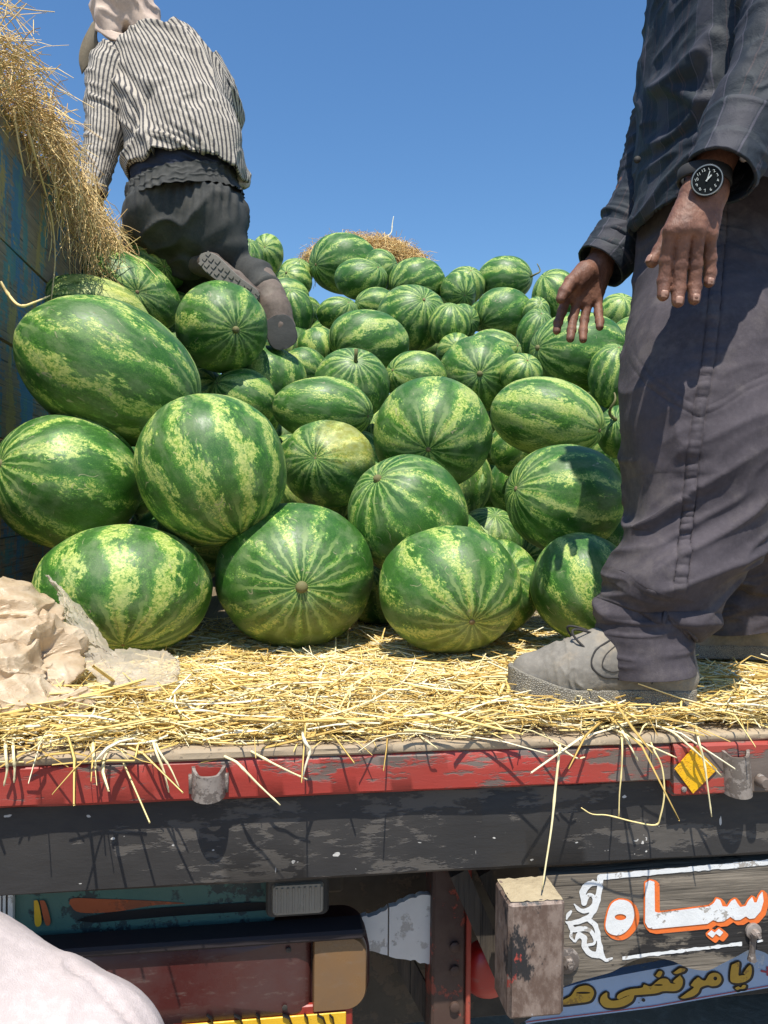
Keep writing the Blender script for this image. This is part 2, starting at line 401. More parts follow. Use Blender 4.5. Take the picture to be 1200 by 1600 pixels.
# bed boards
o = MB().box((XL, YE+.055, -.05), (XR, YF, -.006)).build('bed_frame', M_DARK, truck)
yb = np.arange(0, 14)
for i in range(14):
    x0 = XL+i*(XR-XL)/14
    MB().box((x0+.002, YE+.062, -.005), (x0+(XR-XL)/14-.002, YF, .0+.001*(i % 3)), .002).build('plank', M_DECK, truck)
# rear edge: dusty top flange, red face
def wavy_beam(name, y0, y1, z0, z1, x0, x1, m, amp=.0015, bev=.004, nseg=220, slopez=0.):
    X = np.linspace(x0, x1, nseg); pr = []
    b = bev; prof = [(y0+b, z1), (y0, z1-b), (y0, (z0+z1)/2), (y0, z0+b), (y0+b, z0), (y1, z0), (y1, z1)]
    v = np.zeros((nseg, len(prof), 3))
    for k, (yy, zz) in enumerate(prof):
        q = np.stack([X*9, np.full(nseg, yy*40+k*.5), np.full(nseg, zz*40)], 1)
        v[:, k, 0] = X; v[:, k, 1] = yy+amp*noise(q, 3)+amp*.6*noise(q*3.1, 4); v[:, k, 2] = zz+amp*noise(q, 7)+slopez*(X-.4)
    f = [[i*7+k, (i+1)*7+k, (i+1)*7+(k+1) % 7, i*7+(k+1) % 7] for i in range(nseg-1) for k in range(7)]
    f += [list(range(7)), [(nseg-1)*7+k for k in range(7)][::-1]]
    return autosmooth(fixn(mesh(name, v.reshape(-1, 3), f, m, truck)), 40)
wavy_beam('edge_flange', YE-.001, YE+.058, -.008, .0045, XL-.02, XR, M_EDGE, .0012, .003)
xs = PL(1050, 1200, YE)[0]
wavy_beam('red_rail', YE, YE+.05, zr, -.0085, XL-.02, xs-.002, M_RED, .0014, .004)
wavy_beam('red_rail', YE-.006, YE+.05, PL(1100, 1243, YE-.006)[2], -.0085, xs, XR, M_RED, .0012, .004)
tag(bpy.data.objects['red_rail.001'], 'deeper red corner section')
bb = wavy_beam('black_beam', YE+.021, YE+.06, zb, zr-.0005, XL-.02, XR, M_BLK, .0016, .006, slopez=0.)
# rope sockets (half pipes) on the rail
def socket(px, pyt, pyb, r, tilt=0):
    c = PL(px, pyt, YE-.003); zt = c[2]; zb_ = PL(px, pyb, YE-.03)[2]
    nu = 26; th = np.linspace(math.radians(178), math.radians(362), nu); v = []; f = []
    lv = np.linspace(0, 1, 7)
    for k, l in enumerate(lv):
        z = zt+(zb_-zt)*l
        for rr in (r, r-.0045):
            for a in th:
                lip = .008*max(0, math.cos(a)*math.cos(a)*1.6-.6)*(1-l) - .004*math.sin(-a)*(l > .9)
                v.append((c[0]+rr*math.cos(a)+tilt*l*.01, YE-.0005+rr*1.05*math.sin(a)+.001, z+lip))
    for k in range(6):
        for s_ in (0, 1):
            for j in range(nu-1):
                a = (k*2+s_)*nu+j; b = ((k+1)*2+s_)*nu+j; f.append([a, a+1, b+1, b])
    for k in (0, 6):
        for j in range(nu-1): f.append([(k*2)*nu+j, (k*2)*nu+j+1, (k*2+1)*nu+j+1, (k*2+1)*nu+j])
    o = fixn(mesh('rope_socket', v, f, M_STEEL, truck)); autosmooth(o, 50)
    for s_ in (-1, 1):
        w = MB(); w.tube([(c[0]+s_*r*1.02, YE-.002, zt-.002), (c[0]+s_*r*1.05+tilt*.005, YE-.002, (zt+zb_)/2), (c[0]+s_*r*1.02+tilt*.01, YE-.002, zb_+.004)], [.004, .0028, .0035], 6)
        mesh('weld', np.concatenate(w.v), w.f, M_STEEL, o)
    return o
socket(326, 1207, 1255, .0225); socket(1147, 1178, 1249, .0225, .6)
# diamond reflector, bolt
c = PL(1088, 1203, YE-.010); s_ = .030
q = PL(1055, 1202, YE-.01), PL(1086, 1166, YE-.01), PL(1121, 1202, YE-.01), PL(1083, 1240, YE-.01)
q = np.array(q); mb = MB(); qq = np.concatenate([q, q+A(0, .0025, 0)])
mb.add(qq, [(0, 1, 2, 3), (7, 6, 5, 4), (0, 4, 5, 1), (1, 5, 6, 2), (2, 6, 7, 3), (3, 7, 4, 0)])
fixn(mb.build('diamond_reflector', M_DIAM, truck))
def bolt(pos, r, m, parent, name='bolt', washer=None, l=.010):
    b = MB()
    if washer: b.tube([pos+A(0, .001, 0), pos+A(0, -.003, 0), pos+A(0, -.004, 0)], [washer, washer, washer*.9], 22, ref=(0, 0, 1)); p0 = pos+A(0, -.004, 0)
    else: p0 = pos
    b.tube([p0, p0+A(0, -l*.8, 0), p0+A(0, -l, 0)], [r, r, r*.75], 6 if washer else 14)
    if washer: b.tube([p0+A(0, -l, 0), p0+A(0, -l-.004, 0)], [r*.5, r*.45], 10)
    o = autosmooth(b.build(name, m, parent), 40); return o
bolt(PL(1187, 1219, YE-.007), .0085, M_RED, truck, 'bolt', None, .016)
bolt(PL(1187, 1215, YE-.007), .006, M_STEEL, truck, 'bolt', None, .006)
bolt(PL(1068, 1233, YE-.007), .004, M_STEEL, truck, 'rivet', None, .003)
# bumper post: square tube with sand packed in its top
yb0 = YE-.052
p1 = PL(796, 1412, yb0); p2 = PL(884, 1412, yb0); zt = p1[2]; zbt = PL(840, 1592, yb0)[2]
post = MB().box((p1[0], yb0, zbt), (p2[0], YE+.019, zt), .005).build('bumper_post', M_POST, truck); autosmooth(post, 40)
n_ = 14; gx_, gy_ = np.meshgrid(np.linspace(p1[0]+.003, p2[0]-.003, n_), np.linspace(yb0+.003, YE+.017, n_), indexing='ij')
e = np.minimum(np.minimum(gx_-p1[0], p2[0]-gx_), np.minimum(gy_-yb0, YE+.02-gy_))/.03
gz_ = zt-.0005+.006*np.clip(e, 0, 1)+.0015*noise(np.stack([gx_*150, gy_*150, gx_*0], -1), 2)
t = NT('packed_dust'); _n = t.noise(t.obj(), 90, 5, .7); M_DUST = t.done(t.mix(_n, (.30, .24, .15), (.50, .42, .27)), .95, 0, t.bump(_n, .8, .004))
mesh('packed_dust', np.stack([gx_, gy_, gz_], -1).reshape(-1, 3), gridf(n_, n_, False)[:, ::-1], M_DUST, post)
# painted board with lettering
yB = YE+.030
Z5 = lambda x, y: (840+x/3.3333, 1320+y/3.3333)
def board_outline():
    top = [(30, 165), (330, 150), (700, 118), (1200, 78), (1500, 54), (2300, -10)]
    bot = [(2300, 500), (1700, 520), (1560, 500), (1440, 505), (1330, 560), (1240, 590), (1180, 560), (1110, 545), (1040, 580), (960, 620), (880, 655), (780, 640), (700, 605), (600, 588), (510, 600), (430, 640), (380, 665), (290, 690), (200, 715), (130, 740), (30, 760)]
    b2 = cr(np.array(bot, float), 110); return np.concatenate([np.array(top, float), b2])
ol = board_outline(); P3 = np.array([PL(*Z5(*p), yB) for p in ol])
P3[P3[:, 0] > XR, 0] = XR
n_ = len(P3); mb = MB()
ctop = 6
# split into strips between the top line and the scalloped bottom so that the face stays clean
zt_top = lambda x: np.interp(x, P3[:ctop, 0], P3[:ctop, 2])
xb = P3[ctop:][::-1]; vv = []; ff = []
for k, p in enumerate(xb):
    z1 = min(zt_top(p[0]), zb-.001)
    for yy in (yB, yB+.028): vv += [(p[0], yy, z1), (p[0], yy, p[2])]
for k in range(len(xb)-1):
    a = k*4; b = a+4
    ff += [(a, a+1, b+1, b), (a+2, b+2, b+3, a+3), (a+1, a+3, b+3, b+1), (a, b, b+2, a+2)]
ff += [(0, 2, 3, 1), (len(vv)-4, len(vv)-3, len(vv)-1, len(vv)-2)]
board = fixn(mesh('painted_board', vv, ff, M_BOARD, truck)); autosmooth(board, 30)
def on_plane(yp, eps):
    def g(P):
        return np.array([PL(*Z5(*p), yp)+A(0, -eps, 0) for p in P])
    return g
def ink_obj(name, fn, lo, hi, cell, yp, eps, m, parent):
    v, f = ink(fn, lo, hi, cell, on_plane(yp, eps))
    if len(f): return mesh(name, v, f, m, parent, False)
seen = [(560, 195), (580, 183), (603, 190), (605, 345), (625, 352), (890, 318), (915, 300), (928, 278), (945, 285), (957, 318), (985, 320), (1005, 290), (1022, 280), (1035, 303), (1050, 322), (1080, 316), (1095, 288), (1112, 270), (1122, 298), (1137, 298), (1150, 262), (1165, 242), (1170, 290), (1156, 340), (1125, 376), (1100, 380), (1080, 366), (1050, 385), (1025, 386), (1000, 368), (965, 392), (935, 395), (910, 385), (880, 405), (600, 432), (572, 425), (558, 400)]
he = [(420, 283), (390, 298), (370, 330), (357, 380), (353, 425), (372, 455), (415, 465), (455, 446), (487, 405), (498, 355), (484, 308), (455, 287)]
def white(P):
    w = np.minimum(poly_sd(P, seen), poly_sd(P, cr(np.array(he+he[:1], float), 60)[:-1]))-2
    for dx, dy in ((903, 460), (941, 453)): w = np.minimum(w, poly_sd(P, [(dx-24, dy), (dx-2, dy-20), (dx+22, dy-2), (dx+4, dy+20)]))
    return w
def eye(P): return np.sqrt(((P[..., 0]-428)/1.0)**2+((P[..., 1]-372)*1.9)**2)-30
def white2(P):
    return np.maximum(white(P), -eye(P))
def orange(P):
    w = white(P)
    for k in (6, 12, 17): w = np.minimum(w, white(P-A(k, k))-5)
    return w-6
ink_obj('orange_outline', orange, (320, 150), (1215, 530), 3.4, yB, .0012, M_LETO, board)
ink_obj('white_lettering', white2, (320, 150), (1215, 530), 3.4, yB, .0024, M_LETW, board)
scr = [[(325, 165, 15), (319, 240, 15), (300, 320, 15), (270, 370, 13), (215, 396, 14), (165, 405, 10), (145, 398, 4)],
       [(262, 385, 10), (303, 425, 13), (318, 500, 13), (325, 560, 17), (350, 598, 8), (385, 590, 6)],
       [(305, 200, 12), (262, 206, 16), (235, 245, 17), (238, 292, 14)], [(240, 300, 14), (262, 262, 10), (285, 262, 7), (293, 292, 8), (275, 330, 12), (228, 343, 10), (190, 308, 5)],
       [(165, 405, 12), (182, 440, 12), (215, 436, 13), (262, 440, 12), (291, 470, 9), (295, 508, 9), (262, 518, 7)],
       [(195, 500, 6), (212, 468, 13), (240, 482, 14), (243, 530, 15), (275, 566, 15), (325, 572, 14)], [(150, 384, 6), (158, 362, 9), (172, 345, 5)], [(285, 185, 6), (300, 200, 10)], [(180, 428, 9), (172, 470, 7), (188, 500, 5)]]
def arab(P):
    w = poly_sd(P, [(322, 152), (1215, 74), (1215, 102), (700, 146), (322, 180)])
    w = np.minimum(w, poly_sd(P, [(440, 578), (1060, 505), (1060, 522), (440, 596)]))
    w = np.minimum(w, poly_sd(P, [(1140, 494), (1172, 490), (1172, 502), (1140, 507)]))
    for s in scr: w = np.minimum(w, stroke_sd(P, s))
    return w+3*noise(np.concatenate([P/24, P[..., :1]*0], -1), 5)
ink_obj('white_scrollwork', arab, (110, 60), (1225, 625), 3.8, yB, .0012, M_LETW, board)
for (x, y, r) in ((1121, 448, .0125), (150, 600, .019)):
    b = bolt(PL(*Z5(x, y), yB-.0015), r*.5, M_STEEL, board, 'bolt', r)
mb = MB(); pb = PL(*Z5(1121, 500), yB-.003); mb.tube([pb+A(0, 0, .012), pb, pb+A(-.001, 0, -.018), pb+A(-.001, 0, -.03)], [.008, .005, .0045, .007], 8); mb.build('hook', M_STEEL, board)
# pale blue board with gold lettering, behind and below
yN = YE+.10
bl = [(-60, 800), (240, 715), (640, 640), (1500, 470), (2200, 360), (2200, 625), (1500, 700), (1200, 745), (600, 850), (0, 925), (-60, 935)]
bp = np.array([PL(*Z5(*p), yN) for p in bl]); vv = np.concatenate([bp, bp+A(0, .018, 0)]); k = len(bp)
bboard = fixn(mesh('blue_board', vv, [list(range(k)), [k+i for i in range(k)][::-1]]+[[i, (i+1) % k, k+(i+1) % k, k+i] for i in range(k)], M_BLUE, truck, False))
z1 = lambda P: [(666.7+x*.4444, 533.3+y*.4444) for x, y in P]
z2 = lambda P: [(200+x*.5, 566.7+y*.5) for x, y in P]
sm_ = lambda P: cr(np.array(list(P)+[P[0]], float), len(P)*4)[:-1]
gold = [z1([(765, 195), (850, 165), (848, 250), (845, 320), (885, 318), (925, 315), (905, 288), (975, 200), (1000, 250), (985, 340), (930, 388), (850, 410), (770, 402), (748, 370), (750, 280)]),
        z1([(800, 468), (842, 448), (870, 463), (895, 433), (932, 440), (912, 475), (862, 478), (830, 492)]),
        z1([(160, 582), (230, 530), (322, 462), (287, 430), (365, 345), (410, 370), (455, 378), (500, 312), (560, 288), (620, 308), (646, 370), (610, 430), (540, 447), (480, 435), (402, 462), (372, 520), (310, 565), (210, 590)]),
        z2([(1005, 192), (1040, 165), (1080, 142), (1132, 150), (1118, 176), (1080, 190), (1040, 202)]), z2([(820, 218), (858, 172), (892, 186), (872, 230), (848, 236)]),
        z2([(1075, 215), (1105, 270), (1090, 340), (1030, 380), (900, 382), (820, 405), (620, 422), (530, 427), (440, 464), (420, 440), (450, 402), (550, 363), (680, 345), (700, 312), (770, 332), (830, 285), (880, 252), (945, 256), (980, 300), (1035, 300), (1002, 282)]),
        z2([(600, 428), (588, 465), (560, 500), (480, 540), (380, 556), (290, 545), (245, 490), (260, 430), (315, 395), (322, 450), (370, 480), (450, 468), (540, 430)]),
        z2([(-150, 478), (-60, 430), (0, 350), (90, 322), (150, 340), (182, 395), (160, 460), (118, 490), (0, 508), (-150, 522)])]
gold = [sm_(g) for g in gold]
def goldf(P):
    w = np.full(P.shape[:-1], 1e9)
    for s in gold: w = np.minimum(w, poly_sd(P, s))
    return w
def goldh(P):
    w = goldf(P)
    for cx, cy, rx, ry in ((666.7+573*.4444, 533.3+355*.4444, 10, 10), (200+850*.5, 566.7+317*.5, 24, 4.5), (200+70*.5, 566.7+398*.5, 38, 5.5)): w = np.maximum(w, -(np.hypot((P[..., 0]-cx)*ry/rx, P[..., 1]-cy)-ry))
    return w
ink_obj('black_outline', lambda P: np.minimum(goldf(P)-8, goldf(P-A(6, 5))-9), (30, 570), (1150, 880), 3.6, yN, .0012, M_LETB, bboard)
ink_obj('gold_lettering', goldh, (30, 570), (1150, 880), 3.4, yN, .0024, M_LETY, bboard)
ink_obj('black_dot', lambda P: np.minimum(cap_sd(P, A(545, 800), A(547, 802), 9, 9), cap_sd(P, A(522, 815), A(523, 815), 3, 3)), (520, 780), (575, 825), 3, yN, .0036, M_LETB, bboard)
ink_obj('red_border', lambda P: np.minimum(poly_sd(P, [(-60, 919), (0, 910), (600, 835), (1215, 727), (1215, 732), (600, 840), (0, 915), (-60, 924)]), np.minimum(stroke_sd(P, [(1165, 655, 6), (1185, 660, 5)]), stroke_sd(P, [(1195, 635, 5), (1196, 675, 6)]))), (-60, 620), (1220, 930), 3, yN, .0012, mat_plain('dull_red_paint', (.30, .03, .05), .5), bboard)
# big tail lamp under the beam: housing + red lens + amber end
def rbox(name, x0, x1, z0, z1, y0, y1, r, m, parent, n=9, pillow=.012, cap_l=True):
    pts = []
    for (cx, cz, a0) in ((x1-r, z1-r, 0), (x0+(r if cap_l else .001), z1-(r if cap_l else .001), 90), (x0+(r if cap_l else .001), z0+(r if cap_l else .001), 180), (x1-r, z0+r, 270)):
        rr = r if (cap_l or cx > (x0+x1)/2) else .001
        for a in np.radians(np.linspace(a0, a0+90, n)): pts.append((cx+rr*math.cos(a), cz+rr*math.sin(a)))
    pts = np.array(pts); c = pts.mean(0); k = len(pts); v = []; rings = [(1, y1), (1, y0+pillow), (.985, y0+pillow*.4), (.93, y0), (.5, y0-.001), (.02, y0-.001)]
    for s_, yy in rings:
        q = c+(pts-c)*([s_, s_]); v += [(x, yy, z) for x, z in q]
    f = [[i*k+j, i*k+(j+1) % k, (i+1)*k+(j+1) % k, (i+1)*k+j] for i in range(len(rings)-1) for j in range(k)]+[list(range(k)), [(len(rings)-1)*k+j for j in range(k)]]
    return autosmooth(fixn(mesh(name, v, f, m, parent)), 50)
yL = YE+.10
a0 = PL(46, 1452, yL); a1 = PL(578, 1590, yL); ztl = PL(560, 1449, yL)[2]; zbl = PL(400, 1592, yL)[2]
lamp = rbox('tail_lamp', a0[0]-.25, a1[0], zbl, ztl, yL, yL+.07, .042, mat_plain('lamp_housing', (.035, .008, .008), .55), truck)
xa = PL(487, 1500, yL)[0]; zl1 = PL(500, 1460, yL-.012)[2]; zl0 = zbl+.008
rbox('red_lens', a0[0]-.24, xa-.001, zl0, zl1, yL-.014, yL+.002, .008, M_LRED, lamp)
rbox('amber_lens', xa+.001, a1[0]-.006, zl0+.002, zl1-.002, yL-.016, yL+.002, .031, M_LAMB, lamp, cap_l=False)
MB().box((a0[0]-.25, yL-.028, ztl-.004), (a1[0]-.012, yL+.02, ztl+.01), .004).build('hood', mat_plain('lamp_hood', (.022, .016, .018), .75), lamp)
for px, py in ((451, 1484), (445, 1574)): bolt(PL(px, py, yL-.0165), .004, M_DARK, lamp, 'screw', None, .002)
# small clear lamp, teal painted panel, striped panel
y2 = YE+.075
c0 = PL(424, 1404, y2); c1 = PL(506, 1424, y2)
wl = rbox('work_lamp', c0[0]-.008, c1[0]+.008, c1[2]-.006, c0[2]+.03, y2, y2+.05, .008, M_DARK, truck)
rbox('clear_lens', c0[0], c1[0], c1[2], c0[2]+.022, y2-.006, y2+.002, .006, M_LCLR, wl)
for k in range(9):
    x = c0[0]+(k+.7)*(c1[0]-c0[0])/9.4; MB().box((x, y2-.0085, c1[2]+.004), (x+.0035, y2-.006, c0[2]+.018), .001).build('lens_rib', M_LCLR, wl)
yT = YE+.13
t0 = PL(22, 1400, yT); t1 = PL(430, 1400, yT); zt0 = PL(200, 1480, yT)[2]
pan = MB().box((t0[0], yT, zt0-.05), (t1[0], yT+.012, t0[2]+.09), .002).build('teal_panel', M_TEAL, truck)
pl = lambda px, py, e=.0012: PL(px, py, yT)+A(0, -e, 0)
def patch(name, pts, m, e=.0012, parent=pan):
    P_ = cr(np.array(pts+pts[:1], float), 40)[:-1]; c = P_.mean(0); v = [pl(*c, e)]+[pl(*p, e) for p in P_]; k = len(P_)
    return mesh(name, v, [(0, 1+i, 1+(i+1) % k) for i in range(k)], m, parent, False)
patch('orange_swoosh', [(108, 1411), (125, 1425), (180, 1424), (240, 1414), (290, 1411), (240, 1407), (160, 1404), (115, 1403)], M_ORANGE)
patch('black_swoosh', [(120, 1437), (150, 1428), (230, 1419), (330, 1412), (415, 1409), (420, 1420), (300, 1428), (200, 1436), (150, 1440)], M_LETB, .0024)
patch('red_stroke', [(63, 1405), (72, 1408), (80, 1438), (72, 1442)], M_ORANGE, .0036); patch('yellow_stroke', [(54, 1405), (61, 1408), (66, 1440), (56, 1443)], M_YEL, .0036)
for px0, px1, m_ in ((-60, 2, M_LETW), (2, 4, M_LETB), (4, 9, M_LETW), (9, 12, M_LETB), (12, 20, M_LETW)):
    u0, u1 = PL(px0, 1450, yT-.01)[0], PL(px1, 1450, yT-.01)[0]
    MB().box((u0, yT-.01, zt0-.08), (u1-.0004, yT+.002, t0[2]+.05)).build('painted_stripe', m_, pan)
# number plate (yellow), only its top edge in view
y3 = YE+.085; n0 = PL(283, 1583, y3); n1 = PL(545, 1583, y3)
plate = MB().box((n0[0], y3, n0[2]-.115), (n1[0]-.004, y3+.003, n1[2]+.002), .001).build('number_plate', M_YEL, truck)
MB().box((n0[0]-.012, y3+.0035, n0[2]-.125), (n1[0]+.006, y3+.012, n1[2]+.014), .002).build('plate_holder', mat_plain('holder_red', (.28, .03, .02), .4), plate)
for i, (px, w) in enumerate(((330, 16), (375, 22), (405, 10), (452, 24), (480, 10), (505, 22), (520, 12))):
    p = PL(px, 1589, y3-.001); u = MB(); u.tube([p+A(-w*.0004, 0, .004), p+A(0, 0, -.001), p+A(w*.0003, 0, -.02), p+A(w*.0005, 0, -.055)], [.0042, .005, .0035, .004], 6, flat=.3, ref=(1, 0, 0)); u.build('plate_mark', M_LETB, plate)
# white torn panel
yW = YE+.16; P_ = [(548, 1444), (566, 1435), (590, 1428), (615, 1415), (640, 1404), (671, 1397), (672, 1440), (671, 1495), (662, 1505), (640, 1500), (610, 1494), (580, 1487), (548, 1484)]
wp = np.array([PL(*p, yW) for p in P_]); n_ = len(wp)
xcut = PL(607, 1450, yW)[0]; tp = sorted([p for p in wp[:6]], key=lambda p: p[0]); bt = sorted([p for p in wp[8:]], key=lambda p: p[0])
def strip_piece(x0, x1):
    X = np.linspace(x0, x1, 18); v = []
    for x in X:
        zt_ = np.interp(x, [p[0] for p in tp], [p[2] for p in tp])+.003*noise(A(x*160, 0, 0), 1); zb__ = np.interp(x, [p[0] for p in bt], [p[2] for p in bt])+.0025*noise(A(x*130, 4, 0), 2)
        v += [(x, yW, zt_), (x, yW, zb__), (x, yW+.012, zt_), (x, yW+.012, zb__)]
    f = []
    for k in range(17):
        a = 4*k; b = a+4; f += [(a, a+1, b+1, b), (a+2, b+2, b+3, a+3), (a+1, a+3, b+3, b+1), (a, b, b+2, a+2)]
    f += [(0, 2, 3, 1), (68, 69, 71, 70)]; return v, f
v, f = strip_piece(PL(548, 1450, yW)[0], xcut-.0012); wpan = fixn(mesh('white_panel', v, f, M_WHITE, truck, False))
v, f = strip_piece(xcut+.0012, PL(672, 1450, yW)[0]); fixn(mesh('torn_piece', v, f, M_WHITE, wpan, False))
# uprights and braces behind
yU = YE+.14
u0 = PL(676, 1450, yU); u1 = PL(736, 1450, yU)
MB().box((u0[0], yU, -1.0), (u1[0]-.008, yU+.06, -.05), .004).build('upright', M_RPOST, truck)
MB().box((u1[0]-.0075, yU-.004, -1.0), (u1[0], yU+.06, -.06), .002).build('red_edge_strip', mat_paint('strip_red', (.38, .05, .03), (.1, .04, .03), .4, 9), truck)
for k in range(3): bolt(PL(710, (1478, 1515, 1572)[k], yU-.001), .008, M_RPOST, truck, 'bolt', None, .006)
def brace(p, q, w, th, m, name='brace'):
    p, q = np.array(p), np.array(q); t_ = nrm(q-p); s_ = nrm(np.cross(t_, A(0, 1, 0))); b = MB(); v = []
    for e in (p, q):
        for sx, sy in ((-1, -1), (1, -1), (1, 1), (-1, 1)): v.append(e+s_*sx*w/2+A(0, sy*th/2, 0))
    b.add(v, [(0, 1, 2, 3), (4, 7, 6, 5), (0, 4, 5, 1), (1, 5, 6, 2), (2, 6, 7, 3), (3, 7, 4, 0)]); return fixn(b.build(name, m, truck))
brace(PL(715, 1360, YE+.09), PL(815, 1590, YE+.09), .028, .02, M_BRACE); brace(PL(755, 1360, YE+.13), PL(800, 1455, YE+.13), .02, .02, M_BRACE)
brace(PL(620, 1480, YE+.20), PL(705, 1640, YE+.20), .03, .02, M_BRACE)
o = MB(); rc = PL(764, 1518, YE+.20); o.tube([rc+A(0, .02, 0), rc, rc+A(0, -.010, 0), rc+A(0, -.016, 0), rc+A(0, -.017, 0)], [.046, .046, .04, .02, .001], 32); autosmooth(o.build('round_reflector', M_REFL, truck), 50)
# chassis: rails, cross members, spare wheel, axle wheels
for x in (.05, 1.05): MB().box((x, YE+.32, -.36), (x+.08, YF, -.12), .006).build('chassis_rail', M_DARK, truck)
for y in (1.7, 2.8, 3.9, 5.0, 6.1): MB().box((XL+.03, y, -.115), (XR-.03, y+.07, -.052), .004).build('cross_member', M_DARK, truck)
MB().box((XL+.25, YE+.34, -.62), (XR-.3, YE+.36, -.19), .004).build('mud_panel', M_DARK, truck)
def wheel(x, y, r=.48, w=.26):
    h = MB(); L_ = 34; nr = 40
    pr = [(-.5, .60), (-.5, .80), (-.47, .92), (-.38, .985), (-.2, 1.), (0, 1.), (.2, 1.), (.38, .985), (.47, .92), (.5, .80), (.5, .60), (.4, .56), (-.4, .56)]
    v = []; th = np.linspace(0, 2*np.pi, 64, endpoint=False)
    for k_, (a, rr) in enumerate(pr):
        for j, t_ in enumerate(th):
            q = r*rr-(.012 if (3 <= k_ <= 7 and j % 2 and k_ % 2) else 0); v.append((x+a*w, y+q*math.cos(t_), GZ+r+q*math.sin(t_)))
    k = len(pr); f = [[i*64+j, i*64+(j+1) % 64, ((i+1) % k)*64+(j+1) % 64, ((i+1) % k)*64+j] for i in range(k) for j in range(64)]
    wh = fixn(mesh('wheel', v, f, M_RUB, truck)); autosmooth(wh, 35)
    rm = MB(); rm.tube([(x-w*.3, y, GZ+r), (x-w*.28, y, GZ+r), (x, y, GZ+r), (x+w*.28, y, GZ+r), (x+w*.3, y, GZ+r)], [r*.57, r*.5, r*.3, r*.5, r*.57], 28); autosmooth(rm.build('rim', M_STEEL, wh), 40)
for x in (XL+.22, XL+.52, XR-.52, XR-.22): wheel(x, 2.55)
ax = MB(); ax.tube([(XL+.2, 2.55, GZ+.48), (.64-.2, 2.55, GZ+.48), (.64, 2.55, GZ+.48), (.64+.2, 2.55, GZ+.48), (XR-.2, 2.55, GZ+.48)], [.06, .07, .18, .07, .06], 18); autosmooth(ax.build('axle', M_DARK, truck))
# plank sides
HT = CAM[2]+.99
def side(xin, sgn, y0, y1, hs, mat, name='plank_side'):
    wl = bpy.data.objects.new(name, None); COL.objects.link(wl); wl.parent = truck; o_ = A(xin, y0, 0); wl.location = Vector(o_-org(truck)); ORG[wl.name] = o_
    for z0, z1 in zip(hs[:-1], hs[1:]):
        n = 60; Y = np.linspace(y0, y1, n); v = []
        for y in Y:
            w1 = .0035*noise(A(y*2.3, z0*9, 1), 4); w2 = .003*noise(A(y*2.1, z1*9, 2), 6); w3 = .004*noise(A(y*1.3, z0*5, 7), 8)
            for xx, zz in ((xin+w3, z0+.003+w1), (xin+w3-.003*sgn*0, z1-.003+w2), (xin+sgn*.03, z1-.003+w2), (xin+sgn*.03, z0+.003+w1)): v.append((xx, y, zz))
        f = [[i*4+k, i*4+(k+1) % 4, (i+1)*4+(k+1) % 4, (i+1)*4+k] for i in range(n-1) for k in range(4)]+[[0, 1, 2, 3], [(n-1)*4+k for k in range(4)]]
        o = fixn(mesh('plank', v, f, mat, wl, False))
    for y in np.linspace(y0+.05, y1-.1, 6): MB().box((xin+sgn*.031, y, -.12), (xin+sgn*.075, y+.07, hs[-1]), .003).build('stake', M_DARK, wl)
    return wl
hs = [.006, .20, .44, .69, .94, 1.19, HT]
hs = [.006]+[CAM[2]+z for z in (-.10, .15, .40, .65, .90, .99)]
side(XL+.02, -1, YE+.10, YF, hs, M_WALL); side(XR-.04, 1, YE+1.0, YF, hs, M_WALL)
for z0, z1 in zip(hs[:-1], hs[1:]): MB().box((XL+.03, YF-.035, z0+.003), (XR-.05, YF, z1-.003), .003).build('headboard_plank', M_WALL, truck)
